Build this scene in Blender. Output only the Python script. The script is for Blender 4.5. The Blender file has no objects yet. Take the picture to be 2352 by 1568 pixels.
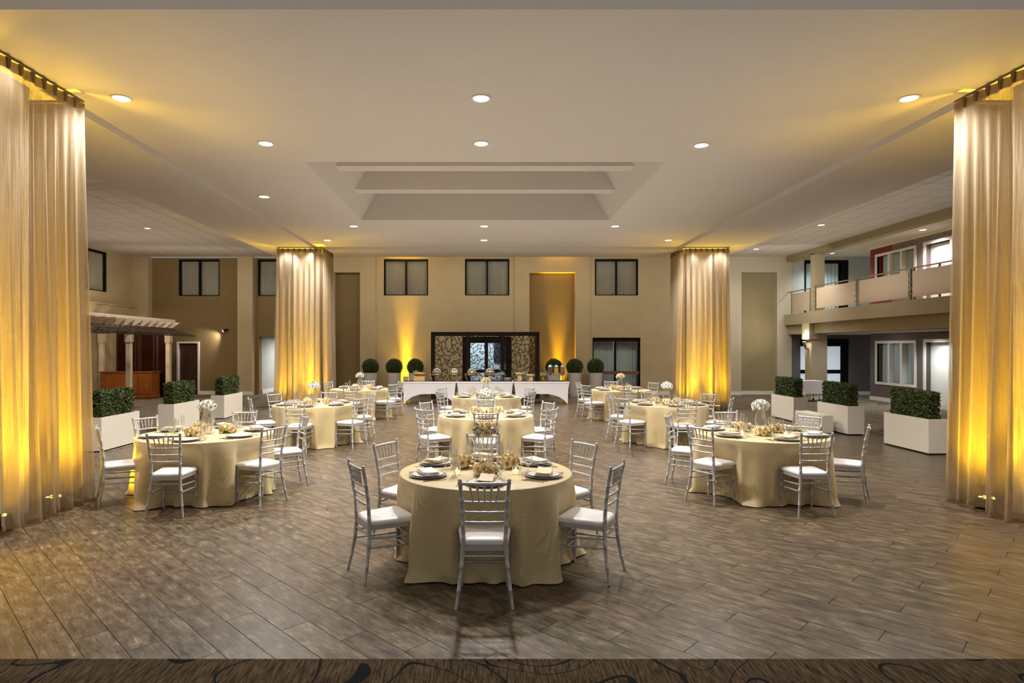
import bpy, math, random
from math import sin, cos, pi, sqrt, radians as R
from mathutils import Vector, geometry

S = bpy.context.scene
C = S.collection
rnd = random.Random(7)

# ------------------------------------------------------------------ camera
cam_d = bpy.data.cameras.new('camera')
cam = bpy.data.objects.new('camera', cam_d)
C.objects.link(cam)
cam.location = (0, 0, 1.885)
cam.rotation_euler = (R(90), 0, 0)
cam_d.sensor_width = 36.0
cam_d.lens = 1410 / 2352 * 36.0
cam_d.shift_x = 60 / 2352
cam_d.shift_y = 14 / 2352
cam_d.clip_end = 200
S.camera = cam

# ------------------------------------------------------------------ world, large lights, exposure
world = bpy.data.worlds.new('world')
S.world = world
world.use_nodes = True
wb = world.node_tree.nodes['Background']
wb.inputs[0].default_value = (1.0, 0.96, 0.92, 1)
wb.inputs[1].default_value = 0.35


def light(name, kind, loc, target, energy, color, parent=None, **kw):
    d = bpy.data.lights.new(name, kind)
    o = bpy.data.objects.new(name, d)
    C.objects.link(o)
    o.location = loc
    if target is not None:
        o.rotation_euler = (Vector(target) - Vector(loc)).to_track_quat('-Z', 'Y').to_euler()
    d.energy = energy
    d.color = color
    for k, v in kw.items():
        setattr(d, k, v)
    if parent:
        o.parent = parent
    return o


# added fill with no fixture: broad, soft, thrown up on to the raised ceiling
light('ceiling_fill', 'AREA', (0.35, 11.9, 3.3), (0.35, 11.9, 6), 138, (1.0, 0.97, 0.93), shape='RECTANGLE', size=9.5, size_y=14.5)
# unseen fills added to wash the back wall and the bay ceilings
light('wall_fill', 'AREA', (-0.2, 21.6, 5.40), (-0.2, 23.6, 1.8), 190, (1.0, 0.95, 0.86), shape='RECTANGLE', size=13.5, size_y=0.5)
light('wall_fill', 'AREA', (-10.2, 20.8, 4.7), (-10.4, 24.0, 1.0), 62, (1.0, 0.93, 0.82), shape='RECTANGLE', size=5.5, size_y=0.5)
light('wall_fill', 'AREA', (9.6, 20.8, 4.7), (10.2, 24.0, 1.5), 65, (1.0, 0.95, 0.88), shape='RECTANGLE', size=3.2, size_y=0.5)
light('lobby_fill', 'AREA', (12.9, 20.8, 2.36), (13.4, 20.8, 0), 26, (0.92, 0.96, 1.0), shape='RECTANGLE', size=0.6, size_y=2.4)  # added fill brightening the curtained windows below the balcony
light('beam_fill', 'AREA', (0.3, 3.6, 5.42), (0.3, 5.45, 5.0), 25, (1.0, 0.98, 0.96), shape='RECTANGLE', size=12, size_y=0.3)  # added fill for the near beam's front face, no fixture
light('ceiling_fill', 'AREA', (-10.4, 18.5, 2.9), (-10.4, 18.5, 6), 70, (1.0, 0.90, 0.80), shape='RECTANGLE', size=5, size_y=9)  # added fill turned up at the left bay's ceiling
light('ceiling_fill', 'AREA', (9.8, 17.5, 3.2), (9.8, 17.5, 6), 60, (1.0, 0.95, 0.90), shape='RECTANGLE', size=3, size_y=11)  # added fill turned up at the right bay's ceiling

S.view_settings.view_transform = 'Standard'
S.view_settings.look = 'None'
S.view_settings.gamma = 1
S.view_settings.use_curve_mapping = False
S.view_settings.exposure = 0.0
cy = S.cycles
cy.max_bounces = 7
cy.diffuse_bounces = 3
cy.adaptive_threshold = 0.06
cy.adaptive_min_samples = 16
cy.glossy_bounces = 3
cy.transmission_bounces = 6
cy.transparent_max_bounces = 14
cy.caustics_reflective = False
cy.caustics_refractive = False
cy.sample_clamp_indirect = 4.0
cy.use_denoising = True

WARM = (1.0, 0.84, 0.64)
NEUT = (1.0, 0.965, 0.915)
COOL = (0.82, 0.92, 1.0)
YEL = (1.0, 0.61, 0.012)


# ------------------------------------------------------------------ helpers
def lin(r, g, b):
    f = lambda c: (c / 255) / 12.92 if c / 255 <= 0.04045 else ((c / 255 + 0.055) / 1.055) ** 2.4
    return (f(r), f(g), f(b), 1)


class MB:
    def __init__(s):
        s.v = []
        s.f = []

    def add(s, vs, fs):
        n = len(s.v)
        s.v.extend([tuple(p) for p in vs])
        s.f.extend([tuple(i + n for i in q) for q in fs])
        return s

    def box(s, x0, y0, z0, x1, y1, z1):
        return s.add([(x0, y0, z0), (x1, y0, z0), (x1, y1, z0), (x0, y1, z0), (x0, y0, z1), (x1, y0, z1), (x1, y1, z1), (x0, y1, z1)],
                     [(0, 3, 2, 1), (4, 5, 6, 7), (0, 1, 5, 4), (1, 2, 6, 5), (2, 3, 7, 6), (3, 0, 4, 7)])

    def bbox(s, x0, y0, z0, x1, y1, z1, b):
        """chamfered box"""
        X = (x0, x1); Y = (y0, y1); Z = (z0, z1)
        vs = []
        idx = {}
        for i in (0, 1):
            for j in (0, 1):
                for k in (0, 1):
                    sx, sy, sz = (1, -1)[i], (1, -1)[j], (1, -1)[k]
                    for a, off in enumerate(((0, sy * b, sz * b), (sx * b, 0, sz * b), (sx * b, sy * b, 0))):
                        idx[(i, j, k, a)] = len(vs)
                        vs.append((X[i] + off[0], Y[j] + off[1], Z[k] + off[2]))
        fs = []
        g = lambda *t: idx[t]
        fs.append((g(0, 0, 0, 0), g(0, 0, 1, 0), g(0, 1, 1, 0), g(0, 1, 0, 0)))
        fs.append((g(1, 0, 0, 0), g(1, 1, 0, 0), g(1, 1, 1, 0), g(1, 0, 1, 0)))
        fs.append((g(0, 0, 0, 1), g(1, 0, 0, 1), g(1, 0, 1, 1), g(0, 0, 1, 1)))
        fs.append((g(0, 1, 0, 1), g(0, 1, 1, 1), g(1, 1, 1, 1), g(1, 1, 0, 1)))
        fs.append((g(0, 0, 0, 2), g(0, 1, 0, 2), g(1, 1, 0, 2), g(1, 0, 0, 2)))
        fs.append((g(0, 0, 1, 2), g(1, 0, 1, 2), g(1, 1, 1, 2), g(0, 1, 1, 2)))
        for i in (0, 1):
            for j in (0, 1):
                fs.append((g(i, j, 0, 0), g(i, j, 0, 1), g(i, j, 1, 1), g(i, j, 1, 0)))
                fs.append((g(i, 0, j, 0), g(i, 0, j, 2), g(i, 1, j, 2), g(i, 1, j, 0)))
                fs.append((g(0, i, j, 1), g(0, i, j, 2), g(1, i, j, 2), g(1, i, j, 1)))
                for k in (0, 1):
                    fs.append((g(i, j, k, 0), g(i, j, k, 1), g(i, j, k, 2)))
        return s.add(vs, fs)

    def tube(s, pts, rad, n=8, caps=True):
        pts = [Vector(p) for p in pts]
        if not hasattr(rad, '__len__'):
            rad = [rad] * len(pts)
        vs = []
        fs = []
        up = None
        for i, p in enumerate(pts):
            t = (pts[min(i + 1, len(pts) - 1)] - pts[max(i - 1, 0)])
            t = t.normalized() if t.length > 1e-9 else Vector((0, 0, 1))
            if up is None:
                up = Vector((1, 0, 0)) if abs(t.x) < 0.9 else Vector((0, 1, 0))
            a = (up - t * up.dot(t)).normalized()
            up = a
            b = t.cross(a)
            for k in range(n):
                w = 2 * pi * k / n
                vs.append(p + (a * cos(w) + b * sin(w)) * rad[i])
        for i in range(len(pts) - 1):
            for k in range(n):
                k2 = (k + 1) % n
                fs.append((i * n + k, i * n + k2, (i + 1) * n + k2, (i + 1) * n + k))
        if caps:
            fs.append(tuple(range(n - 1, -1, -1)))
            fs.append(tuple((len(pts) - 1) * n + k for k in range(n)))
        return s.add(vs, fs)

    def lathe(s, prof, n=24, cx=0, cyy=0, z0=0, caps=True):
        vs = []
        fs = []
        for r, z in prof:
            for k in range(n):
                w = 2 * pi * k / n
                vs.append((cx + r * cos(w), cyy + r * sin(w), z0 + z))
        for i in range(len(prof) - 1):
            for k in range(n):
                k2 = (k + 1) % n
                fs.append((i * n + k, i * n + k2, (i + 1) * n + k2, (i + 1) * n + k))
        if caps:
            if prof[0][0] > 1e-6:
                fs.append(tuple(range(n - 1, -1, -1)))
            if prof[-1][0] > 1e-6:
                fs.append(tuple((len(prof) - 1) * n + k for k in range(n)))
        return s.add(vs, fs)

    def prism(s, poly, axis, a, b):
        n = len(poly)
        m = {'x': lambda p, t: (t, p[0], p[1]), 'y': lambda p, t: (p[0], t, p[1]), 'z': lambda p, t: (p[0], p[1], t)}[axis]
        vs = [m(p, a) for p in poly] + [m(p, b) for p in poly]
        fs = [tuple(range(n - 1, -1, -1)), tuple(range(n, 2 * n))]
        for i in range(n):
            j = (i + 1) % n
            fs.append((i, j, n + j, n + i))
        return s.add(vs, fs)

    def grid(s, fn, nu, nv, cu=False):
        """fn(i, j) -> point; nu x nv points; cu closes the u direction"""
        vs = [fn(i, j) for j in range(nv) for i in range(nu)]
        fs = []
        for j in range(nv - 1):
            for i in range(nu if cu else nu - 1):
                i2 = (i + 1) % nu
                fs.append((j * nu + i, j * nu + i2, (j + 1) * nu + i2, (j + 1) * nu + i))
        return s.add(vs, fs)

    def mesh(s, name, mat, smooth=None):
        me = bpy.data.meshes.new(name)
        me.from_pydata(s.v, [], s.f)
        me.update()
        if mat is not None:
            me.materials.append(mat)
        if smooth:
            me.polygons.foreach_set('use_smooth', [True] * len(me.polygons))
            if smooth < 180:
                me.set_sharp_from_angle(angle=R(smooth))
        return me

    def build(s, name, mat, parent=None, smooth=None):
        return place(name, s.mesh(name, mat, smooth), parent)


def place(name, me, parent=None, loc=None, rot=None):
    o = bpy.data.objects.new(name, me)
    C.objects.link(o)
    if parent is not None:
        o.parent = parent
    if loc is not None:
        o.location = loc
    if rot is not None:
        o.rotation_euler = rot
    return o


def tag(o, label, cat, group=None):
    o['label'] = label
    o['category'] = cat
    if group:
        o['group'] = group
    return o


def thing(name, label, cat, loc=(0, 0, 0), rotz=0, group=None):
    o = bpy.data.objects.new(name, None)
    C.objects.link(o)
    o.location = loc
    o.rotation_euler = (0, 0, rotz)
    return tag(o, label, cat, group)


def struct(name, mb, mat, parent=None, smooth=None):
    o = mb.build(name, mat, parent, smooth)
    if parent is None:
        o['kind'] = 'structure'
    return o


def sroot(name, loc=(0, 0, 0)):
    o = bpy.data.objects.new(name, None)
    C.objects.link(o)
    o.location = loc
    o['kind'] = 'structure'
    return o


def dup(root, loc, rotz=0.0, label=None, group=None, cat=None):
    r = root.copy()
    C.objects.link(r)
    r.location = loc
    r.rotation_euler = (0, 0, rotz)
    if label:
        r['label'] = label
    if group:
        r['group'] = group
    if cat:
        r['category'] = cat
    for ch in list(root.children):
        c = ch.copy()
        C.objects.link(c)
        c.parent = r
        for g in ch.children:
            d = g.copy()
            C.objects.link(d)
            d.parent = c
    return r


# ------------------------------------------------------------------ materials
MATS = {}


def nodes_of(m):
    return m.node_tree.nodes, m.node_tree.links


def mat(name, col, rough=0.5, metal=0.0, var=0.0, vscale=6.0, bump=0.0, bscale=60.0, stretch=(1, 1, 1), spec=0.5, emit=None, estr=0.0, coat=0.0):
    m = bpy.data.materials.new(name)
    m.use_nodes = True
    N, L = nodes_of(m)
    p = N['Principled BSDF']
    p.inputs['Base Color'].default_value = col
    p.inputs['Roughness'].default_value = rough
    p.inputs['Metallic'].default_value = metal
    p.inputs['Specular IOR Level'].default_value = spec
    if coat:
        p.inputs['Coat Weight'].default_value = coat
    if emit:
        p.inputs['Emission Color'].default_value = emit
        p.inputs['Emission Strength'].default_value = estr
    if var or bump:
        tc = N.new('ShaderNodeTexCoord')
        mp = N.new('ShaderNodeMapping')
        mp.inputs['Scale'].default_value = stretch
        L.new(tc.outputs['Object'], mp.inputs['Vector'])
        if var:
            nz = N.new('ShaderNodeTexNoise')
            nz.inputs['Scale'].default_value = vscale
            nz.inputs['Detail'].default_value = 4
            L.new(mp.outputs[0], nz.inputs['Vector'])
            rp = N.new('ShaderNodeValToRGB')
            rp.color_ramp.elements[0].position = 0.3
            rp.color_ramp.elements[1].position = 0.7
            rp.color_ramp.elements[0].color = tuple(max(0, c * (1 - var)) for c in col[:3]) + (1,)
            rp.color_ramp.elements[1].color = tuple(min(1, c * (1 + var)) for c in col[:3]) + (1,)
            L.new(nz.outputs[0], rp.inputs[0])
            L.new(rp.outputs[0], p.inputs['Base Color'])
        if bump:
            nb = N.new('ShaderNodeTexNoise')
            nb.inputs['Scale'].default_value = bscale
            nb.inputs['Detail'].default_value = 3
            L.new(mp.outputs[0], nb.inputs['Vector'])
            bp = N.new('ShaderNodeBump')
            bp.inputs['Strength'].default_value = bump
            bp.inputs['Distance'].default_value = 0.02
            L.new(nb.outputs[0], bp.inputs['Height'])
            L.new(bp.outputs[0], p.inputs['Normal'])
    MATS[name] = m
    return m


def emat(name, col, strength):
    m = bpy.data.materials.new(name)
    m.use_nodes = True
    N, L = nodes_of(m)
    N.remove(N['Principled BSDF'])
    e = N.new('ShaderNodeEmission')
    e.inputs[0].default_value = col
    e.inputs[1].default_value = strength
    L.new(e.outputs[0], N['Material Output'].inputs[0])
    return m


def glass_mat(name, tint=(0.96, 0.97, 0.96, 1), gloss=0.75, rough=0.02, base=0.06, rim=0.0):
    m = bpy.data.materials.new(name)
    m.use_nodes = True
    N, L = nodes_of(m)
    N.remove(N['Principled BSDF'])
    tr = N.new('ShaderNodeBsdfTransparent')
    tr.inputs[0].default_value = tint
    gl = N.new('ShaderNodeBsdfGlossy')
    gl.inputs['Roughness'].default_value = rough
    gl.inputs[0].default_value = (1, 1, 1, 1)
    lw = N.new('ShaderNodeLayerWeight')
    lw.inputs[0].default_value = 0.35
    mr = N.new('ShaderNodeMapRange')
    mr.inputs['To Min'].default_value = base
    mr.inputs['To Max'].default_value = gloss
    L.new(lw.outputs['Facing'], mr.inputs[0])
    mx = N.new('ShaderNodeMixShader')
    L.new(mr.outputs[0], mx.inputs[0])
    L.new(tr.outputs[0], mx.inputs[1])
    L.new(gl.outputs[0], mx.inputs[2])
    out = mx
    if rim:
        df = N.new('ShaderNodeBsdfDiffuse')  # white mixed in at grazing edges, standing in for bright glass highlights
        df.inputs[0].default_value = (0.95, 0.95, 0.93, 1)
        pw = N.new('ShaderNodeMath')
        pw.operation = 'POWER'
        pw.inputs[1].default_value = 1.6
        L.new(lw.outputs['Facing'], pw.inputs[0])
        ml = N.new('ShaderNodeMath')
        ml.operation = 'MULTIPLY'
        ml.inputs[1].default_value = rim
        L.new(pw.outputs[0], ml.inputs[0])
        out = N.new('ShaderNodeMixShader')
        L.new(ml.outputs[0], out.inputs[0])
        L.new(mx.outputs[0], out.inputs[1])
        L.new(df.outputs[0], out.inputs[2])
    L.new(out.outputs[0], N['Material Output'].inputs[0])
    return m


def sheer_mat(name, col, t0, t1, dens=90.0):
    """woven voile: threads scatter and pass light, the gaps between them are open"""
    m = bpy.data.materials.new(name)
    m.use_nodes = True
    N, L = nodes_of(m)
    N.remove(N['Principled BSDF'])
    tc = N.new('ShaderNodeTexCoord')
    mp = N.new('ShaderNodeMapping')
    mp.inputs['Scale'].default_value = (dens, dens, 2.2)
    L.new(tc.outputs['Object'], mp.inputs[0])
    nz = N.new('ShaderNodeTexNoise')
    nz.inputs['Scale'].default_value = 1.0
    nz.inputs['Detail'].default_value = 3
    L.new(mp.outputs[0], nz.inputs['Vector'])
    mp2 = N.new('ShaderNodeMapping')
    mp2.inputs['Scale'].default_value = (6, 6, 150)
    L.new(tc.outputs['Object'], mp2.inputs[0])
    nz2 = N.new('ShaderNodeTexNoise')
    nz2.inputs['Scale'].default_value = 1.0
    L.new(mp2.outputs[0], nz2.inputs['Vector'])
    ad = N.new('ShaderNodeMath')
    ad.operation = 'MULTIPLY_ADD'
    ad.inputs[1].default_value = 0.22
    L.new(nz2.outputs[0], ad.inputs[0])
    sc = N.new('ShaderNodeMath')
    sc.operation = 'MULTIPLY'
    sc.inputs[1].default_value = 0.78
    L.new(nz.outputs[0], sc.inputs[0])
    L.new(sc.outputs[0], ad.inputs[2])
    mr = N.new('ShaderNodeMapRange')
    mr.inputs['From Min'].default_value = 0.35
    mr.inputs['From Max'].default_value = 0.65
    mr.inputs['To Min'].default_value = t0
    mr.inputs['To Max'].default_value = t1
    L.new(ad.outputs[0], mr.inputs[0])
    df = N.new('ShaderNodeBsdfDiffuse')
    df.inputs[0].default_value = col
    tl = N.new('ShaderNodeBsdfTranslucent')
    tl.inputs[0].default_value = col
    m1 = N.new('ShaderNodeMixShader')
    m1.inputs[0].default_value = 0.5
    L.new(df.outputs[0], m1.inputs[1])
    L.new(tl.outputs[0], m1.inputs[2])
    tr = N.new('ShaderNodeBsdfTransparent')
    m2 = N.new('ShaderNodeMixShader')
    L.new(mr.outputs[0], m2.inputs[0])
    L.new(m1.outputs[0], m2.inputs[1])
    L.new(tr.outputs[0], m2.inputs[2])
    L.new(m2.outputs[0], N['Material Output'].inputs[0])
    return m


def plank_mat():
    m = bpy.data.materials.new('weathered_plank')
    m.use_nodes = True
    N, L = nodes_of(m)
    p = N['Principled BSDF']
    geo = N.new('ShaderNodeNewGeometry')
    oi = N.new('ShaderNodeObjectInfo')
    ad = N.new('ShaderNodeMath'); ad.operation = 'ADD'
    L.new(geo.outputs['Random Per Island'], ad.inputs[0])
    L.new(oi.outputs['Random'], ad.inputs[1])
    fr = N.new('ShaderNodeMath'); fr.operation = 'FRACT'
    L.new(ad.outputs[0], fr.inputs[0])
    mp = N.new('ShaderNodeMapping')
    mp.inputs['Rotation'].default_value = (0, 0, R(45))
    L.new(geo.outputs['Position'], mp.inputs[0])
    mu = N.new('ShaderNodeMath'); mu.operation = 'MULTIPLY'; mu.inputs[1].default_value = 57.0
    L.new(fr.outputs[0], mu.inputs[0])
    cb = N.new('ShaderNodeCombineXYZ')
    L.new(mu.outputs[0], cb.inputs[0]); L.new(mu.outputs[0], cb.inputs[2])
    va = N.new('ShaderNodeVectorMath'); va.operation = 'ADD'
    L.new(mp.outputs[0], va.inputs[0]); L.new(cb.outputs[0], va.inputs[1])
    s1 = N.new('ShaderNodeMapping'); s1.inputs['Scale'].default_value = (3.2, 30, 1)
    L.new(va.outputs[0], s1.inputs[0])
    n1 = N.new('ShaderNodeTexNoise'); n1.inputs['Scale'].default_value = 1.5; n1.inputs['Detail'].default_value = 8; n1.inputs['Roughness'].default_value = 0.68; n1.inputs['Distortion'].default_value = 1.3
    L.new(s1.outputs[0], n1.inputs['Vector'])
    s2 = N.new('ShaderNodeMapping'); s2.inputs['Scale'].default_value = (4.0, 9.5, 1)
    L.new(va.outputs[0], s2.inputs[0])
    n2 = N.new('ShaderNodeTexNoise'); n2.inputs['Scale'].default_value = 1.6; n2.inputs['Detail'].default_value = 6; n2.inputs['Roughness'].default_value = 0.7
    L.new(s2.outputs[0], n2.inputs['Vector'])
    r1 = N.new('ShaderNodeValToRGB')
    e = r1.color_ramp.elements
    e[0].position = 0.36; e[0].color = lin(44, 37, 29)
    e[1].position = 0.66; e[1].color = lin(158, 144, 124)
    q = r1.color_ramp.elements.new(0.46); q.color = lin(78, 68, 55)
    q = r1.color_ramp.elements.new(0.55); q.color = lin(106, 93, 77)
    mxf = N.new('ShaderNodeMath'); mxf.operation = 'MULTIPLY_ADD'; mxf.inputs[1].default_value = 0.45
    L.new(n1.outputs[0], mxf.inputs[0])
    sc = N.new('ShaderNodeMath'); sc.operation = 'MULTIPLY'; sc.inputs[1].default_value = 0.55
    L.new(n2.outputs[0], sc.inputs[0]); L.new(sc.outputs[0], mxf.inputs[2])
    L.new(mxf.outputs[0], r1.inputs[0])
    # tint from plank to plank: greenish grey, pinkish brown, plain
    r2 = N.new('ShaderNodeValToRGB')
    r2.color_ramp.interpolation = 'LINEAR'
    e = r2.color_ramp.elements
    e[0].color = (0.90, 0.93, 0.80, 1); e[1].color = (0.93, 0.82, 0.78, 1)
    q = r2.color_ramp.elements.new(0.35); q.color = (1.06, 0.96, 0.86, 1)
    q = r2.color_ramp.elements.new(0.6); q.color = (0.78, 0.75, 0.72, 1)
    q = r2.color_ramp.elements.new(0.8); q.color = (1.1, 1.02, 0.90, 1)
    L.new(fr.outputs[0], r2.inputs[0])
    mx = N.new('ShaderNodeMix'); mx.data_type = 'RGBA'; mx.blend_type = 'MULTIPLY'; mx.inputs['Factor'].default_value = 1
    L.new(r1.outputs[0], mx.inputs[6]); L.new(r2.outputs[0], mx.inputs[7])
    L.new(mx.outputs[2], p.inputs['Base Color'])
    mr = N.new('ShaderNodeMapRange'); mr.inputs['To Min'].default_value = 0.20; mr.inputs['To Max'].default_value = 0.46
    L.new(n2.outputs[0], mr.inputs[0]); L.new(mr.outputs[0], p.inputs['Roughness'])
    bp = N.new('ShaderNodeBump'); bp.inputs['Strength'].default_value = 0.18; bp.inputs['Distance'].default_value = 0.004
    L.new(n1.outputs[0], bp.inputs['Height']); L.new(bp.outputs[0], p.inputs['Normal'])
    return m


def carpet_mat(name, c0, c1, line):
    """streaked broadloom with dark looping lines"""
    m = bpy.data.materials.new(name)
    m.use_nodes = True
    N, L = nodes_of(m)
    p = N['Principled BSDF']
    p.inputs['Roughness'].default_value = 0.95
    p.inputs['Specular IOR Level'].default_value = 0.1
    geo = N.new('ShaderNodeNewGeometry')
    mp = N.new('ShaderNodeMapping'); mp.inputs['Scale'].default_value = (70, 6, 1)
    L.new(geo.outputs['Position'], mp.inputs[0])
    n1 = N.new('ShaderNodeTexNoise'); n1.inputs['Scale'].default_value = 1; n1.inputs['Detail'].default_value = 4; n1.inputs['Roughness'].default_value = 0.75
    L.new(mp.outputs[0], n1.inputs['Vector'])
    r1 = N.new('ShaderNodeValToRGB')
    r1.color_ramp.elements[0].position = 0.38; r1.color_ramp.elements[0].color = c0
    r1.color_ramp.elements[1].position = 0.66; r1.color_ramp.elements[1].color = c1
    L.new(n1.outputs[0], r1.inputs[0])
    n2 = N.new('ShaderNodeTexNoise'); n2.inputs['Scale'].default_value = 1.1; n2.inputs['Detail'].default_value = 0.3; n2.inputs['Distortion'].default_value = 1.6
    L.new(geo.outputs['Position'], n2.inputs['Vector'])
    ml = N.new('ShaderNodeMath'); ml.operation = 'MULTIPLY'; ml.inputs[1].default_value = 4.2
    L.new(n2.outputs[0], ml.inputs[0])
    pp = N.new('ShaderNodeMath'); pp.operation = 'PINGPONG'; pp.inputs[1].default_value = 0.5
    L.new(ml.outputs[0], pp.inputs[0])
    lt = N.new('ShaderNodeMath'); lt.operation = 'LESS_THAN'; lt.inputs[1].default_value = 0.04
    L.new(pp.outputs[0], lt.inputs[0])
    mx = N.new('ShaderNodeMix'); mx.data_type = 'RGBA'
    L.new(lt.outputs[0], mx.inputs['Factor'])
    L.new(r1.outputs[0], mx.inputs[6]); mx.inputs[7].default_value = line
    L.new(mx.outputs[2], p.inputs['Base Color'])
    bp = N.new('ShaderNodeBump'); bp.inputs['Strength'].default_value = 0.5; bp.inputs['Distance'].default_value = 0.006
    L.new(n1.outputs[0], bp.inputs['Height']); L.new(bp.outputs[0], p.inputs['Normal'])
    return m


def cloth_mat():
    m = bpy.data.materials.new('champagne_leaf_jacquard')
    m.use_nodes = True
    N, L = nodes_of(m)
    p = N['Principled BSDF']
    p.inputs['Roughness'].default_value = 0.42
    p.inputs['Sheen Weight'].default_value = 0.25
    tc = N.new('ShaderNodeTexCoord')
    vo = N.new('ShaderNodeTexVoronoi'); vo.inputs['Scale'].default_value = 5.5
    L.new(tc.outputs['Object'], vo.inputs['Vector'])
    sp = N.new('ShaderNodeSeparateColor')
    L.new(vo.outputs['Color'], sp.inputs[0])
    an = N.new('ShaderNodeMath'); an.operation = 'MULTIPLY'; an.inputs[1].default_value = 6.283
    L.new(sp.outputs[0], an.inputs[0])
    vr = N.new('ShaderNodeVectorRotate'); vr.rotation_type = 'AXIS_ANGLE'; vr.inputs['Axis'].default_value = (0.5, 0.6, 0.62)
    L.new(tc.outputs['Object'], vr.inputs['Vector']); L.new(an.outputs[0], vr.inputs['Angle'])
    wv = N.new('ShaderNodeTexWave'); wv.inputs['Scale'].default_value = 26; wv.inputs['Distortion'].default_value = 2.2; wv.inputs['Detail'].default_value = 1.5; wv.inputs['Detail Scale'].default_value = 0.6
    L.new(vr.outputs[0], wv.inputs['Vector'])
    bp = N.new('ShaderNodeBump'); bp.inputs['Strength'].default_value = 0.28; bp.inputs['Distance'].default_value = 0.004
    L.new(wv.outputs['Fac'], bp.inputs['Height']); L.new(bp.outputs[0], p.inputs['Normal'])
    rp = N.new('ShaderNodeValToRGB')
    rp.color_ramp.elements[0].color = lin(196, 174, 126); rp.color_ramp.elements[1].color = lin(214, 194, 148)
    L.new(wv.outputs['Fac'], rp.inputs[0])
    L.new(rp.outputs[0], p.inputs['Base Color'])
    return m


def leaf_mat(name, c0, c1):
    m = bpy.data.materials.new(name)
    m.use_nodes = True
    N, L = nodes_of(m)
    p = N['Principled BSDF']
    p.inputs['Roughness'].default_value = 0.5
    geo = N.new('ShaderNodeNewGeometry')
    rp = N.new('ShaderNodeValToRGB')
    rp.color_ramp.elements[0].color = c0
    rp.color_ramp.elements[1].color = c1
    L.new(geo.outputs['Random Per Island'], rp.inputs[0])
    L.new(rp.outputs[0], p.inputs['Base Color'])
    return m


def wood_mat(name, c0, c1, stretch=(2, 2, 0.25), scale=9, rough=0.35):
    m = bpy.data.materials.new(name)
    m.use_nodes = True
    N, L = nodes_of(m)
    p = N['Principled BSDF']
    p.inputs['Roughness'].default_value = rough
    tc = N.new('ShaderNodeTexCoord')
    mp = N.new('ShaderNodeMapping'); mp.inputs['Scale'].default_value = stretch
    L.new(tc.outputs['Object'], mp.inputs[0])
    nz = N.new('ShaderNodeTexNoise'); nz.inputs['Scale'].default_value = scale; nz.inputs['Detail'].default_value = 5; nz.inputs['Distortion'].default_value = 1
    L.new(mp.outputs[0], nz.inputs['Vector'])
    rp = N.new('ShaderNodeValToRGB')
    rp.color_ramp.elements[0].position = 0.3; rp.color_ramp.elements[1].position = 0.7
    rp.color_ramp.elements[0].color = c0; rp.color_ramp.elements[1].color = c1
    L.new(nz.outputs[0], rp.inputs[0]); L.new(rp.outputs[0], p.inputs['Base Color'])
    return m


M_CEIL = mat('ceiling_paint', lin(208, 201, 192), 0.9, var=0.015, vscale=3)
M_TILE = mat('ceiling_tile', lin(190, 180, 168), 0.95, bump=0.1, bscale=90)
M_GRID = mat('tile_grid', lin(70, 62, 54), 0.8)
M_WALL = mat('wall_greige', lin(182, 163, 126), 0.85, var=0.03, vscale=2, bump=0.05, bscale=80)
M_WALLP = mat('wall_pale', lin(186, 175, 150), 0.85, var=0.02, vscale=2)
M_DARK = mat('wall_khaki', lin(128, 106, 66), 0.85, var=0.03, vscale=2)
M_OLIVE = mat('wall_olive', lin(150, 136, 100), 0.85, var=0.02, vscale=2)
M_BLUEG = mat('wall_bluegrey', lin(172, 174, 170), 0.8, var=0.03, vscale=2)
M_CHAR = mat('wall_charcoal', lin(100, 97, 97), 0.8, var=0.03, vscale=2)
M_TAUPE = mat('wall_taupe', lin(128, 114, 112), 0.8)
M_RED = mat('wall_red', lin(128, 42, 32), 0.7)
M_WHITE = mat('white_trim', lin(232, 226, 214), 0.5)
M_CREAM = mat('cream_paint', lin(226, 208, 182), 0.6)
M_BAL = mat('balcony_paint', lin(176, 162, 132), 0.8, var=0.02, vscale=2)
M_BALP = mat('railing_panel', lin(206, 186, 160), 0.6)
M_RAIL = mat('railing_metal', lin(150, 136, 104), 0.4, metal=0.6)
M_BLACK = mat('black_frame', lin(18, 16, 15), 0.7, spec=0.15)
M_BLIND = mat('window_curtain', lin(178, 166, 146), 0.9)
M_GREYC = mat('grey_curtain', lin(196, 202, 200), 0.9)
M_DOORB = wood_mat('brown_door', lin(70, 44, 32), lin(88, 58, 42), (1, 1, 6), 6, 0.4)
M_ORANGE = wood_mat('amber_wood', lin(126, 68, 22), lin(160, 94, 34), (3, 3, 1), 5, 0.3)
M_MAHOG = wood_mat('mahogany', lin(48, 20, 12), lin(76, 34, 20), (2, 2, 1), 8, 0.35)
M_SLATB = wood_mat('brown_slat', lin(48, 34, 25), lin(76, 56, 41), (0.5, 3, 3), 6, 0.5)
M_ESPR = mat('espresso_wood', lin(34, 22, 15), 0.6, spec=0.2)
M_GLASS = glass_mat('clear_glass', gloss=0.95, base=0.10, rim=0.35)
M_PANE = glass_mat('window_glass', (0.93, 0.95, 0.95, 1), 0.05, 0.25, 0.004)
M_DOME = glass_mat('smoked_dome', (0.62, 0.56, 0.48, 1), 0.9, 0.05, 0.3)
M_SHEER = sheer_mat('linen_voile', lin(176, 160, 136), 0.12, 0.42)
M_HEAD = sheer_mat('voile_heading', lin(176, 152, 116), 0.02, 0.12)
M_PLEAT = mat('pleat_fold', lin(104, 84, 56), 0.9)
M_TRACK = mat('curtain_track', lin(92, 78, 58), 0.6)
M_PILL = mat('pillar_paint', lin(226, 214, 196), 0.8)
M_SILVER = mat('silver_paint', lin(192, 191, 190), 0.34, metal=0.3)
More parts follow.
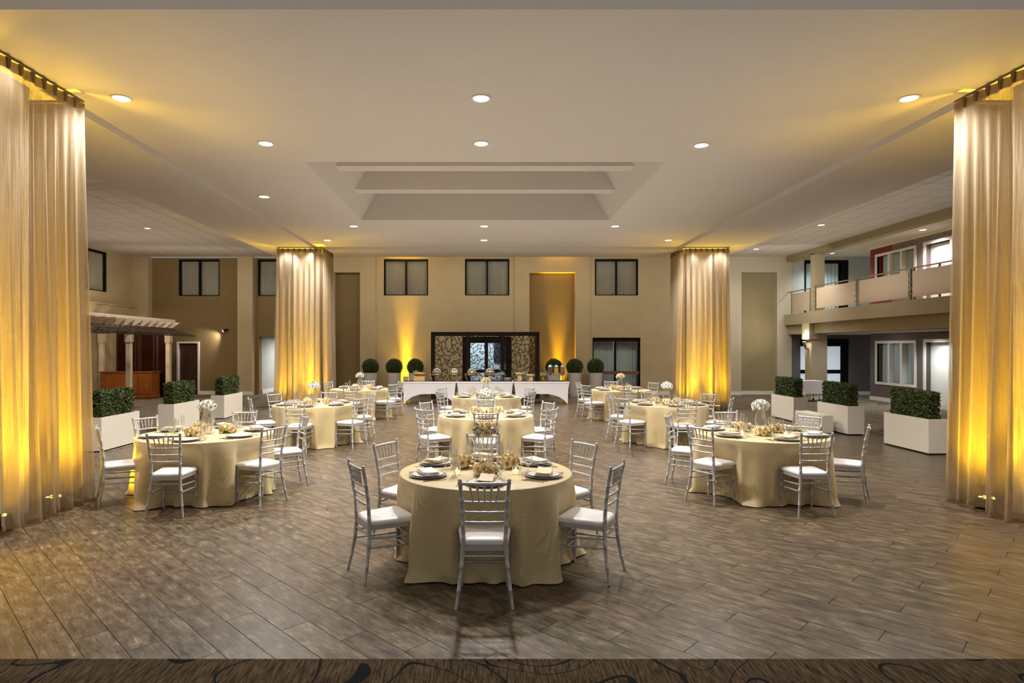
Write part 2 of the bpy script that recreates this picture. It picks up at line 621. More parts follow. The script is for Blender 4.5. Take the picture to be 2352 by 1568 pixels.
M_VINYL = mat('silver_vinyl', lin(232, 228, 228), 0.38, bump=0.02, bscale=200)
M_CLOTH = cloth_mat()
M_CHARG = mat('charger_silver', lin(150, 149, 150), 0.35, metal=0.25)
M_PLATE = mat('white_china', lin(232, 230, 226), 0.15)
M_NAPK = mat('beige_napkin', lin(224, 202, 174), 0.85, bump=0.06, bscale=300)
M_NAPW = mat('ivory_napkin', lin(238, 230, 216), 0.85, bump=0.06, bscale=300)
M_STEEL = mat('steel', lin(190, 188, 184), 0.18, metal=1.0)
M_PEACH = mat('peach_petal', lin(255, 224, 172), 0.6, var=0.08, vscale=20)
M_IVORY = mat('white_petal', lin(254, 252, 246), 0.6)
M_CREAMR = mat('cream_petal', lin(255, 238, 200), 0.6)
M_SILVR = mat('silver_petal', lin(206, 208, 212), 0.5)
M_LEAF = leaf_mat('rose_leaf', lin(58, 78, 40), lin(132, 150, 70))
M_HEDGE = leaf_mat('boxwood', lin(26, 38, 14), lin(98, 114, 50))
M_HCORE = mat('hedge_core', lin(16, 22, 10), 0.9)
M_PLANTER = mat('planter_white', lin(230, 222, 208), 0.45, var=0.01, vscale=3)
M_SOIL = mat('soil', lin(40, 32, 24), 0.95)
M_POT = mat('pot_stone', lin(196, 188, 178), 0.7)
M_SPAN = mat('white_spandex', lin(224, 220, 222), 0.7)
M_BGLASS = mat('black_glass', lin(26, 24, 24), 0.08)
M_GOLD = mat('brass', lin(206, 168, 104), 0.25, metal=1.0)
M_WAX = mat('candle_wax', lin(250, 240, 220), 0.5, emit=(1, 0.62, 0.28, 1), estr=1.6)
M_FLAME = emat('flame', (1.0, 0.72, 0.38, 1), 25)
M_LENS = emat('downlight_lens', (1.0, 0.96, 0.90, 1), 7)
M_YLENS = emat('amber_led', (1.0, 0.72, 0.12, 1), 14)
M_WLENS = emat('spot_lens', (1.0, 0.92, 0.78, 1), 8)
M_FROST = mat('frosted_glass', lin(200, 208, 214), 0.3, emit=(0.80, 0.90, 1.0, 1), estr=0.42)
M_TRIMR = mat('downlight_trim', lin(222, 218, 210), 0.35)
M_BODY = mat('black_fixture', lin(18, 17, 16), 0.5)
M_WOODL = wood_mat('light_wood', lin(204, 160, 100), lin(226, 186, 126), (4, 4, 0.6), 6, 0.5)
M_BREAD = mat('bread', lin(196, 138, 84), 0.8, var=0.2, vscale=12)
M_WICK = mat('wicker', lin(178, 132, 84), 0.7, bump=0.5, bscale=90)
M_SUCC = leaf_mat('succulent', lin(120, 140, 96), lin(206, 214, 178))
M_JRED = mat('red_juice', lin(74, 16, 18), 0.1)
M_JORG = mat('orange_juice', lin(226, 166, 26), 0.1)
M_JAMB = mat('tea', lin(150, 92, 18), 0.1)
M_NAVY = mat('navy_panel', lin(40, 48, 62), 0.6)
M_RUBBER = mat('rubber', lin(28, 26, 25), 0.7)
M_CARPF = carpet_mat('brown_carpet', lin(36, 26, 18), lin(98, 82, 60), lin(20, 22, 24))
M_CARPS = carpet_mat('side_carpet', lin(92, 78, 64), lin(150, 138, 120), lin(58, 52, 46))
M_PLANK = plank_mat()
M_SUB = mat('plank_joint', lin(44, 37, 29), 0.9)

# ------------------------------------------------------------------ floor
ZC_BEAM, ZC_REC, ZC_TILE = 4.885, 4.985, 5.485
floor = struct('floor', MB().box(-16, -2.5, -0.12, 17, 27.5, -0.012), M_SUB)
PL, PW = 1.22, 0.203
pm = MB().bbox(-PL / 2 + 0.0013, -PW / 2 + 0.0013, -0.012, PL / 2 - 0.0013, PW / 2 - 0.0013, 0, 0.0012).mesh('plank', M_PLANK)
planks = []
q = 1 / sqrt(2)
for row in range(-20, 140):
    v = row * PW
    off = (row * 0.407) % PL
    for k in range(-26, 18):
        u = k * PL + off
        x, y = (u + v) * q, (v - u) * q
        if -7.4 < x < 9.2 and 3.1 < y < 24.3:
            px = 1116 + x * 1410 / y
            inview = -130 < px < 2480
            planks.append((y if inview else 99 + y, x, y))
planks.sort()
for d, x, y in planks[:300]:
    place('plank', pm, floor, (x, y, 0), (0, 0, R(-45)))
rest = MB()
for d, x, y in planks[300:]:
    vs = [(x + (a * q + b * q), y + (-a * q + b * q), c) for a, b, c in [tuple(p.co) for p in pm.vertices]]
    rest.add(vs, [tuple(p.vertices) for p in pm.polygons])
o = rest.build('plank', M_PLANK, floor)
o['kind'] = 'stuff'
struct('carpet_front', MB().bbox(-14, -2.4, -0.011, 16, 3.707, 0.008, 0.004), M_CARPF)
struct('carpet_left', MB().box(-15.8, 3.72, -0.011, -6.78, 26.5, 0.005), M_CARPS)
struct('carpet_right', MB().box(8.55, 3.72, -0.011, 16.5, 26.5, 0.005), M_CARPS)

# ------------------------------------------------------------------ ceilings
cb = MB()
XI0, XI1, XO0, XO1 = -5.2, 5.9, -6.9, 7.85
YB0, YB1, YB2, YB3 = 5.45, 7.13, 18.9, 20.3
beam = MB()
beam.box(XO0, YB0, ZC_BEAM, XO1, YB1, 5.75)
beam.box(XO0, YB2, ZC_BEAM, XO1, YB3, 5.75)
beam.box(XO0, YB1, ZC_BEAM, XI0, YB2, 5.75)
beam.box(XI1, YB1, ZC_BEAM, XO1, YB2, 5.75)
struct('ceiling_beam', beam, M_CEIL)
OX0, OX1, OY0, OY1 = -3.03, 3.0, 10.26, 14.93
rec = MB()
rec.box(XI0, YB1, ZC_REC, XI1, OY0, ZC_REC + 0.12)
rec.box(XI0, OY1, ZC_REC, XI1, YB2, ZC_REC + 0.12)
rec.box(XI0, OY0, ZC_REC, OX0, OY1, ZC_REC + 0.12)
rec.box(OX1, OY0, ZC_REC, XI1, OY1, ZC_REC + 0.12)
rec.box(XO0, YB1, 5.75, XO1, YB2, 5.85)
struct('ceiling', rec, M_CEIL)
# skylight well: sloping cheeks, far and near faces, two cross beams
zt = ZC_REC + 1.0
sl = 0.63
well = MB()
well.prism([(OX0, ZC_REC), (OX0 + sl, zt), (OX0 + sl - 0.1, zt), (OX0 - 0.1, ZC_REC + 0.05)], 'y', OY0, OY1)
well.prism([(OX1, ZC_REC), (OX1 - sl, zt), (OX1 - sl + 0.1, zt), (OX1 + 0.1, ZC_REC + 0.05)], 'y', OY0, OY1)
well.box(OX0 - 0.05, OY1, ZC_REC + 0.12, OX1 + 0.05, OY1 + 0.1, zt)
well.box(OX0 - 0.05, OY0 - 0.1, ZC_REC + 0.12, OX1 + 0.05, OY0, zt)
well.box(OX0, OY0, zt, OX1, OY1, zt + 0.05)
w = struct('ceiling_well', well, M_CEIL)
for y0, y1 in ((11.55, 11.9), (13.28, 13.62)):
    MB().prism([(OX0 + 0.2, 5.302), (OX1 - 0.2, 5.302), (OX1 - sl, zt), (OX0 + sl, zt)], 'y', y0, y1).build('cross_beam', M_CEIL, w)
# front bay ceiling and tiled side bays
struct('ceiling_front', MB().box(-16, -1.0, ZC_TILE, 17, YB0, ZC_TILE + 0.1), M_CEIL)
TS = 0.61


def tiled(name, x0, x1, y0, y1):
    g = struct(name, MB().box(x0, y0, ZC_TILE + 0.012, x1, y1, ZC_TILE + 0.1), M_GRID)
    me = MB().bbox(0.009, 0.009, 0, TS - 0.009, TS - 0.009, 0.014, 0.003).mesh('tile', M_TILE)
    nx = int(round((x1 - x0) / TS))
    ny = int(round((y1 - y0) / TS))
    for j in range(ny):
        for i in range(nx):
            o = place('tile', me, g, (x0 + i * TS, y0 + j * TS, ZC_TILE))
    return g


tiled('ceiling_left', XO0 - 12 * TS, XO0, 24.4 - 18 * TS, 24.4)
tiled('ceiling_right', XO1, XO1 + 7 * TS, 24.4 - 20 * TS, 24.4)
tiled('ceiling_back', XO0, XO0 + 24 * TS, YB3, YB3 + 7 * TS)
struct('ceiling_side', MB().box(-16, YB0, ZC_TILE, XO0, 24.4 - 18 * TS, 5.75).box(XO1, YB0, ZC_TILE, 17, 24.4 - 20 * TS, 5.75)
       .box(XO1 + 7 * TS, 24.4 - 20 * TS, ZC_TILE, 17, 24.8, 5.75).box(-16, 24.4 - 18 * TS, ZC_TILE, XO0 - 12 * TS, 24.8, 5.75), M_CEIL)

# ------------------------------------------------------------------ walls


def wall_cells(mb, x0, x1, z0, z1, holes, put):
    xs = sorted({x0, x1} | {min(max(h[i], x0), x1) for h in holes for i in (0, 1)})
    zs = sorted({z0, z1} | {min(max(h[i], z0), z1) for h in holes for i in (2, 3)})
    for a, b in zip(xs, xs[1:]):
        for c, d in zip(zs, zs[1:]):
            mx, mz = (a + b) / 2, (c + d) / 2
            if any(h[0] < mx < h[1] and h[2] < mz < h[3] for h in holes):
                continue
            put(a, b, c, d)
    return mb


def wx(mb, x0, x1, z0, z1, y, t=0.45, holes=()):
    return wall_cells(mb, x0, x1, z0, z1, holes, lambda a, b, c, d: mb.box(a, y, c, b, y + t, d))


def wy(mb, y0, y1, z0, z1, x, t=0.3, holes=()):
    return wall_cells(mb, y0, y1, z0, z1, holes, lambda a, b, c, d: mb.box(min(x, x + t), a, c, max(x, x + t), b, d))


YF, YM, YR, YE = 24.28, 24.34, 24.58, 24.9
ZT = ZC_TILE
wb_ = MB()
wx(wb_, -14.3, -13.36, 0, ZT, YF)
wx(wb_, -9.83, -9.23, 0, ZT, YF)
wx(wb_, -6.6, -6.0, 0, ZT, YF)
wx(wb_, -6.0, -4.98, 4.86, ZT, YF)
wx(wb_, -4.98, -4.37, 0, ZT, YF)
wx(wb_, -4.37, 1.14, 0, ZT, YM, 0.5, [(-4.05, -2.29, 3.95, 5.40), (-0.83, 0.93, 3.95, 5.40), (-0.93, 1.02, -1, 2.32)])
wx(wb_, 1.14, 4.12, 0, ZT, YF, 0.45, [(1.72, 3.55, -1, 4.86)])
wx(wb_, 4.12, 9.64, 0, ZT, YM, 0.5, [(4.32, 6.04, 3.95, 5.40), (4.23, 6.13, -1, 2.28)])
wall_back = struct('wall_back', wb_, M_WALL)
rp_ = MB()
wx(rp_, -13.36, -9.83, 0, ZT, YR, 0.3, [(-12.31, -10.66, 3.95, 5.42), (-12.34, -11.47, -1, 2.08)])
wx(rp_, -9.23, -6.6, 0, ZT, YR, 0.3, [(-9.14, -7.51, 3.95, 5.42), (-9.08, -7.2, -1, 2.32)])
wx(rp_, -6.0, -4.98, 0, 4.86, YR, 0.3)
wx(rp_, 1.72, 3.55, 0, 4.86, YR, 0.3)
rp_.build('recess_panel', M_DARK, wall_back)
rq = MB()
wx(rq, 9.64, 10.11, 0, ZT, YF)
wx(rq, 10.11, 11.52, 4.86, ZT, YF)
wx(rq, 11.52, 12.1, 0, ZT, YF)
rq.build('pale_wall_panel', M_WALLP, wall_back)
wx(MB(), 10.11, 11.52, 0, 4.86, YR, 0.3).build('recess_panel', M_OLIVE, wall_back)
ro = wx(MB(), 12.1, 16.6, 3.0, ZT, YM, 0.4, [(12.62, 14.4, 3.18, 5.36)])
ro.build('gallery_wall_panel', M_BLUEG, wall_back)
ro = wx(MB(), 12.1, 16.6, 0, 3.0, YM, 0.4, [(12.47, 14.4, -1, 2.24)])
ro.build('lobby_wall_panel', M_CHAR, wall_back)

bb = MB()
for a, b, y in ((-13.36, -12.34, YR), (-11.47, -9.83, YR), (-9.83, -9.23, YF), (-6, -4.98, YR), (-4.98, -4.37, YF), (-4.37, -0.93, YM), (1.14, 1.72, YF), (1.72, 3.55, YR), (3.55, 4.12, YF), (6.13, 9.64, YM), (9.64, 10.11, YF), (10.11, 11.52, YR), (11.52, 12.1, YF), (14.4, 16.5, YM)):
    bb.box(a, y - 0.02, 0.006, b, y, 0.15)
struct('baseboard_back', bb, M_WHITE)

# side walls
wl = MB()
wy(wl, 6.0, 24.3, 3.45, ZT, -14.0, -0.4, [(20.6, 22.72, 3.93, 5.40)])
wy(wl, 6.0, 24.3, 2.75, 3.45, -13.84, -0.56)
wy(wl, 6.0, 22.6, 0, 2.75, -14.6, -0.3)
wl.box(-14.9, 22.95, 0, -14.26, 24.3, 2.75)
struct('wall_left', wl, M_WALL)
struct('baseboard_left', MB().box(-14.6, 6, 0.006, -14.57, 22.9, 0.14), M_WHITE)
struct('trim_1', MB().box(-13.84, 6, 3.45, -13.80, 24.2, 3.50), M_WALL)

wr = MB()
wy(wr, 10.0, 22.2, 0, 2.40, 13.9, 0.3, [(19.9, 21.8, 0.68, 2.03), (18.35, 19.38, -1, 2.05)])
struct('wall_right', wr, mat('wall_umber', lin(104, 92, 84), 0.8))
wr = MB()
wy(wr, 10.0, 21.0, 3.18, ZT, 13.9, 0.3, [(19.9, 21.8, 3.85, 5.10), (18.35, 19.38, 3, 5.12)])
wall_gal = struct('wall_gallery', wr, M_TAUPE)
wy(MB(), 21.0, 22.2, 3.18, ZT, 13.9, 0.3, [(19.9, 21.8, 3.85, 5.10)]).build('red_wall_panel', M_RED, wall_gal)
struct('wall_return', MB().box(14.2, 22.0, 0, 16.6, 22.2, 2.4).box(14.2, 22.0, 3.18, 16.6, 22.2, ZT), M_BLUEG)
struct('trim_2', MB().box(13.84, 10, 5.40, 13.9, 22.2, ZT), M_CREAM)
struct('baseboard_right', MB().box(13.87, 10, 0.006, 13.9, 22.2, 0.14).box(13.9, 22.2, 0.006, 16.5, 22.22, 0.14), M_WHITE)

# balcony slab with its two fascias, gallery beam, columns
bal = MB()
bal.box(11.55, 10, 2.765, 16.6, 22.0, 3.18)
bal.box(11.80, 22.0, 2.765, 16.6, 24.3, 3.18)
bal.box(11.78, 10, 2.40, 16.6, 22.0, 2.765)
bal.box(11.95, 22.0, 2.40, 16.6, 24.3, 2.765)
struct('balcony_slab', bal, M_BAL)
struct('ceiling_lobby', MB().box(12.3, 10, 2.385, 16.6, 24.3, 2.398), M_CEIL)
struct('gallery_beam', MB().box(11.9, 10, 5.27, 12.2, 24.28, ZT), M_OLIVE)  # darker olive stands in for the shade on the beam
cl = MB()
cl.box(11.9, 22.22, 3.18, 12.26, 22.5, 5.3)
cl.box(11.72, 22.09, 0, 12.28, 22.55, 2.45)
cl.box(11.62, 22.06, 2.18, 12.26, 22.58, 2.78)
struct('column', cl, M_BAL)
struct('trim_3', MB().box(11.7, 22.07, 0.006, 12.3, 22.09, 0.15), M_WHITE)

# balcony railing
rl = thing('balcony_railing', 'balcony railing with beige solid panels and a bronze handrail', 'railing', (11.68, 10, 3.18))
MB().tube([(0, 0.2, 0.88), (0, 11.85, 0.88)], 0.022, 8).build('handrail', M_RAIL, rl, 40)
for y in (4.75, 6.8, 9.25, 11.75):
    for dy in ((-0.07, 0.07) if y < 11 else (0.0,)):
        MB().box(-0.02, y + dy - 0.02, 0, 0.02, y + dy + 0.02, 0.87).build('post', M_RAIL, rl)
    for k in range(4):
        MB().box(-0.03, y - 0.12, 0.16 + k * 0.17, -0.012, y + 0.12, 0.185 + k * 0.17).build('crossbar', M_RAIL, rl)
for y0, y1 in ((9.37, 11.6), (6.91, 9.13), (4.86, 6.74), (2.6, 4.64)):
    MB().bbox(-0.05, y0, 0.08, -0.02, y1, 0.79, 0.004).build('panel', M_BALP, rl)
    ym = (y0 + y1) / 2
    MB().box(-0.018, ym - 0.02, 0, 0.018, ym + 0.02, 0.87).build('post', M_RAIL, rl)
rl2 = thing('balcony_railing', 'short balcony railing with one beige panel between wall and column', 'railing', (11.95, 22.3, 3.18))
MB().tube([(0, 0.25, 0.88), (0, 1.95, 0.88)], 0.02, 8).build('handrail', M_RAIL, rl2, 40)
MB().bbox(-0.05, 0.3, 0.08, -0.02, 1.55, 0.79, 0.004).build('panel', M_BALP, rl2)
for y in (0.3, 1.68):
    MB().box(-0.02, y - 0.02, 0, 0.02, y + 0.02, 0.87).build('post', M_RAIL, rl2)


# ------------------------------------------------------------------ windows and doors
def pleated(w, h, n, amp, seed):
    r = random.Random(seed)
    ph = [r.uniform(0, 6.28) for _ in range(4)]
    nu = n * 6 + 1
    mb = MB()

    def fn(i, j):
        u = i / (nu - 1)
        t = j / 5
        y = amp * sin(u * n * 2 * pi + 0.8 * sin(u * 9 + ph[0])) * (0.6 + 0.4 * t) + amp * 0.5 * sin(u * 13 + ph[1] + t)
        return (u * w, y, h * (1 - t))
    return mb.grid(fn, nu, 6)


def window_x(name, x0, x1, z0, z1, y, seed, curtain=M_BLIND):
    w = sroot(name, (x0, y, z0))
    W, H = x1 - x0, z1 - z0
    f = MB()
    t = 0.06
    f.box(0, 0, 0, W, 0.08, 0.04).box(0, 0, H - 0.08, W, 0.08, H).box(0, 0, 0.04, t, 0.08, H - 0.08).box(W - t, 0, 0.04, W, 0.08, H - 0.08)
    f.box(W / 2 - 0.035, -0.01, 0.04, W / 2 + 0.035, 0.08, H - 0.08)
    f.build('window_frame', M_BLACK, w)
    for a in (t, W / 2 + 0.03):
        MB().box(a, 0.03, 0.04, a + W / 2 - t - 0.03, 0.036, H - 0.08).build('pane', M_PANE, w)
    for k, a in enumerate((0.04, W / 2 + 0.02)):
        c = pleated(W / 2 - 0.06, H - 0.05, 11, 0.034, seed + k).build('curtain', curtain, w, 180)
        c.location = (a, 0.15, 0.0)
    MB().box(-0.1, 0.22, -0.1, W + 0.1, 0.26, H + 0.1).build('blackout_panel', M_BODY, w)
    return w


window_x('window_1', -12.31, -10.66, 3.95, 5.42, YR + 0.05, 1)
window_x('window_2', -9.14, -7.51, 3.95, 5.42, YR + 0.05, 3)
window_x('window_3', -4.05, -2.29, 3.95, 5.40, YM + 0.05, 5)
window_x('window_4', -0.83, 0.93, 3.95, 5.40, YM + 0.05, 7)
window_x('window_5', 4.32, 6.04, 3.95, 5.40, YM + 0.05, 9)
wl_ = window_x('window_6', 0, 2.12, 3.93, 5.40, 0, 11)
wl_.location = (-14.05, 20.6, 3.93)
wl_.rotation_euler = (0, 0, R(90))


def window_y(name, y0, y1, z0, z1, x, seed):
    """three-light white window in the wall facing -X"""
    w = sroot(name, (x, y0, z0))
    W, H = y1 - y0, z1 - z0
    f = MB()
    f.box(-0.03, -0.09, -0.09, 0.06, W + 0.09, 0.0).box(-0.03, -0.09, H, 0.06, W + 0.09, H + 0.09).box(-0.03, -0.09, 0, 0.06, 0, H).box(-0.03, W, 0, 0.06, W + 0.09, H)
    for k in (1, 2):
        f.box(-0.02, W * k / 3 - 0.05, 0, 0.2, W * k / 3 + 0.05, H)
    f.build('window_frame', M_WHITE, w)
    for k in range(3):
        MB().box(0.10, W * k / 3 + 0.05, 0, 0.106, W * (k + 1) / 3 - 0.05, H).build('pane', M_PANE, w)
        c = pleated(W / 3 - 0.1, H, 6, 0.02, seed + k).build('curtain', M_GREYC, w, 180)
        c.location = (0.17, W * k / 3 + 0.05, 0)
        c.rotation_euler = (0, 0, R(90))
    MB().box(0.24, -0.05, -0.05, 0.28, W + 0.05, H + 0.05).build('blackout_panel', M_BODY, w)
    return w


window_y('window_7', 19.9, 21.8, 0.68, 2.03, 13.9, 21)
window_y('window_8', 19.9, 21.8, 3.85, 5.10, 13.9, 31)


def door_y(name, y0, y1, z0, z1, x):
    d = sroot(name, (x, y0, z0))
    W, H = y1 - y0, z1 - z0
    MB().box(-0.03, -0.1, 0, 0.14, 0, H + 0.1).box(-0.03, W, 0, 0.14, W + 0.1, H + 0.1).box(-0.03, 0, H, 0.14, W, H + 0.1).build('door_frame', M_WHITE, d)
    MB().bbox(0.14, 0.0, 0.01, 0.19, W, H, 0.004).build('door_leaf', M_WHITE, d)
    MB().tube([(0.08, 0.1, 1.0), (0.08, 0.22, 1.0)], 0.012, 8).build('handle', M_STEEL, d, 40)
    return d


door_y('door_1', 18.35, 19.38, 0.006, 2.05, 13.9)
door_y('door_2', 18.35, 19.38, 3.18, 5.12, 13.9)

# brown service door with white frame, left
d = sroot('door_3', (-12.34, YR, 0.006))
MB().box(-0.02, -0.05, 0, 0.05, 0.12, 2.12).box(0.82, -0.05, 0, 0.89, 0.12, 2.12).box(0.05, -0.05, 2.05, 0.82, 0.12, 2.12).build('door_frame', M_WHITE, d)
MB().bbox(0.05, 0.06, 0.01, 0.82, 0.11, 2.05, 0.004).build('door_leaf', M_DOORB, d)
MB().tube([(0.74, 0.0, 1.0), (0.64, 0.0, 1.0)], 0.011, 8).build('handle', M_STEEL, d, 40)

# corridor beyond the open doorway on the left
co = MB()
co.box(-9.3, 24.88, 0, -9.08, 28.5, 2.5)
co.box(-9.3, 28.5, 0, -5.5, 28.7, 2.5)
co.box(-5.7, 24.88, 0, -5.5, 28.5, 2.5)
co.box(-9.3, 24.88, 2.4, -5.5, 28.5, 2.5)
struct('wall_corridor', co, M_BLUEG)
struct('baseboard_corridor', MB().box(-9.08, 24.88, 0.006, -9.05, 28.5, 0.16).box(-9.08, 28.47, 0.006, -5.7, 28.5, 0.16), M_WHITE)
struct('floor_corridor', MB().box(-9.3, 26.4, -0.1, -5.5, 28.6, 0.004), M_CARPS)
light('corridor_light', 'AREA', (-7.6, 26.4, 2.3), (-7.6, 26.4, 0), 110, (1.0, 0.99, 0.97), shape='DISK', size=0.5)

# glazed double door behind the buffet screen, lobby beyond
d = sroot('door_4', (-0.93, YM + 0.06, 0.006))
MB().box(0, 0, 0, 0.08, 0.12, 2.31).box(1.78, 0, 0, 1.95, 0.12, 2.31).box(0.08, 0, 2.16, 1.78, 0.12, 2.31).build('door_frame', M_ESPR, d)


def leaf(x0, x1, top):
    lf = MB().box(x0, 0.03, 0.01, x0 + 0.07, 0.09, top).box(x1 - 0.07, 0.03, 0.01, x1, 0.09, top).box(x0 + 0.07, 0.03, 0.01, x1 - 0.07, 0.09, 0.28)
    lf.box(x0 + 0.07, 0.03, top - 0.1, x1 - 0.07, 0.09, top).box(x0 + 0.07, 0.03, 0.88, x1 - 0.07, 0.09, 1.0).build('door_leaf', M_ESPR, d)
    MB().box(x0 + 0.07, 0.055, 0.28, x1 - 0.07, 0.062, top - 0.1).build('pane', M_PANE, d)
    return lf


leaf(0.08, 0.95, 2.16)
leaf(0.95, 1.78, 2.16)
MB().lathe([(0.0, -0.03), (0.03, -0.02), (0.03, 0.02), (0, 0.03)], 10, 0.84, -0.03, 1.12).build('handle', M_BLACK, d, 40)
lo = MB()
lo.box(-2.2, 27.2, 0, 2.6, 27.3, 3.0).box(-2.3, 24.85, 0, -2.2, 27.3, 3.0).box(2.6, 24.85, 0, 2.7, 27.3, 3.0).box(-2.3, 24.85, 2.9, 2.7, 27.3, 3.0)
struct('wall_lobby', lo, mat('lobby_paint', lin(196, 206, 214), 0.7))
struct('floor_lobby', MB().box(-2.3, 24.7, -0.1, 2.7, 27.3, 0.004), M_CARPS)
tag(MB().bbox(0.35, 27.1, 1.25, 1.4, 27.19, 2.55, 0.01).build('wall_picture', M_NAVY), 'dark navy panel on the lobby wall behind the glazed door', 'picture')
light('lobby_light', 'AREA', (-0.2, 25.9, 2.85), (-0.2, 25.9, 0), 75, (0.84, 0.93, 1.0), shape='DISK', size=0.8)

# sliding glass door, right of centre
d = sroot('door_5', (4.23, YM + 0.06, 0.006))
MB().box(0, 0, 0, 0.05, 0.1, 2.27).box(1.81, 0, 0, 1.9, 0.1, 2.27).box(0.05, 0, 2.13, 1.81, 0.1, 2.27).box(0.05, 0, 0, 1.81, 0.1, 0.06).box(0.88, -0.01, 0.06, 0.95, 0.1, 2.13).build('door_frame', M_BLACK, d)
MB().box(0.05, 0.04, 0.06, 0.88, 0.046, 2.13).build('pane', M_PANE, d)
MB().box(0.95, 0.04, 0.06, 1.81, 0.046, 2.13).build('pane', M_PANE, d)
MB().box(0.05, -0.03, 0.82, 1.85, 0.03, 0.94).build('push_rail', mat('rail_wood', lin(120, 78, 38), 0.45), d)
c = pleated(0.86, 2.1, 7, 0.02, 51).build('curtain', M_GREYC, d, 180); c.location = (0.04, 0.32, 0.04)
c = pleated(0.9, 2.1, 7, 0.02, 52).build('curtain', M_GREYC, d, 180); c.location = (0.92, 0.32, 0.04)
struct('wall_guestroom', MB().box(3.9, 24.85, -0.02, 4.0, 26, 2.6).box(6.4, 24.85, -0.02, 6.5, 26, 2.6).box(3.9, 26, -0.02, 6.5, 26.1, 2.6).box(3.9, 24.85, 2.5, 6.5, 26, 2.6), M_BLUEG)
light('guestroom_light', 'AREA', (5.2, 25.5, 2.4), (5.2, 25.2, 0), 9, COOL, shape='DISK', size=0.5)

# doors on the gallery and below it
d = sroot('door_6', (12.62, YM + 0.05, 3.18))
MB().box(0, 0, 0, 0.1, 0.1, 2.18).box(1.5, 0, 0, 1.78, 0.1, 2.18).box(0.1, 0, 2.06, 1.5, 0.1, 2.18).build('door_frame', M_BLACK, d)
MB().box(0.1, 0.04, 0, 1.5, 0.046, 2.06).build('pane', M_PANE, d)
c = pleated(1.36, 2.06, 10, 0.025, 61).build('curtain', M_GREYC, d, 180); c.location = (0.1, 0.16, 0.0)
MB().box(0, 0.26, 0, 1.78, 0.3, 2.2).build('blackout_panel', M_BODY, d)
d = sroot('door_7', (12.47, YM + 0.05, 0.006))
MB().box(0, 0, 0, 0.02, 0.1, 2.23).box(1.62, 0, 0, 1.93, 0.1, 2.23).box(0.02, 0, 1.93, 1.62, 0.1, 2.23).box(0.02, 0, 0.85, 1.62, 0.1, 1.0).box(0.3, 0, 0, 0.95, 0.1, 1.93).build('door_frame', M_BLACK, d)
MB().box(0.02, 0.04, 0, 0.3, 0.05, 1.93).build('pane', M_FROST, d)
MB().box(0.95, 0.02, 0.0, 1.62, 0.05, 1.93).build('pane', M_FROST, d)


# ------------------------------------------------------------------ downlights
def make_downlight(x, y, z, label, group, r=0.125, energy=0, col=NEUT, size=140):
    t = thing('downlight', label, 'ceiling light', (x, y, z), 0, group)
    MB().lathe([(r, 0.0), (r, -0.012), (r * 0.94, -0.016), (r * 0.78, -0.010), (r * 0.78, 0.0)], 28).build('trim_ring', M_TRIMR, t, 40)
    MB().lathe([(r * 0.78, -0.004), (r * 0.4, -0.006), (0.0, -0.0065)], 28, caps=False).build('lens', M_LENS, t, 60)
    if energy:
        light('lamp', 'SPOT', (0, 0, -0.05), (0, 0, -2), energy, col, t, spot_size=R(size), spot_blend=0.8, shadow_soft_size=0.09)
    return t


DL = [(-4.53, 7.63, 'nearest the left front curtained pillar'), (-0.06, 7.63, 'first of the middle row, nearest the camera'), (5.26, 7.63, 'nearest the right front curtained pillar'),
      (-3.34, 9.32, 'over the front left table'), (-0.07, 9.32, 'just before the skylight well'), (3.3, 9.4, 'over the front right table'),
      (-4.55, 12.6, 'alone beside the skylight well'), (-3.37, 15.66, 'past the left corner of the skylight well'), (-0.04, 15.66, 'just past the middle of the skylight well'), (3.3, 15.66, 'past the right corner of the skylight well'),
      (-4.57, 17.7, 'above the rear left curtained pillar'), (-0.05, 17.7, 'rearmost of the middle row, toward the buffet'), (5.26, 17.7, 'above the rear right curtained pillar')]
for x, y, s in DL:
    make_downlight(x, y, ZC_REC, 'round recessed downlight ' + s, 'downlights in the raised ceiling', energy=640)
make_downlight(9.83, 18.0, ZC_TILE, 'round downlight in the tiled ceiling, nearer of two before the balcony', 'downlights before the balcony', 0.11, 120)
make_downlight(9.86, 22.4, ZC_TILE, 'round downlight in the tiled ceiling, farther of two before the balcony', 'downlights before the balcony', 0.11, 120)
make_downlight(13.35, 18.75, ZC_TILE, 'round downlight over the upper gallery door', 'gallery downlights', 0.12, 320)
make_downlight(13.35, 18.75, 2.385, 'round downlight under the balcony by the white door', 'gallery downlights', 0.12, 170, COOL)
make_downlight(13.2, 23.2, 2.385, 'round downlight under the balcony by the frosted door', 'gallery downlights', 0.10, 60, COOL)
make_downlight(13.2, 23.4, ZC_TILE, 'round downlight over the far end of the gallery', 'gallery downlights', 0.10, 260, COOL)
for y in (18.5,):  # unseen downlight added to brighten the side bay
    make_downlight(-10.2, y, ZC_TILE, 'added round downlight in the tiled ceiling over the bar side', 'added bar side downlights', 0.10, 340, NEUT)

# ------------------------------------------------------------------ curtained pillars


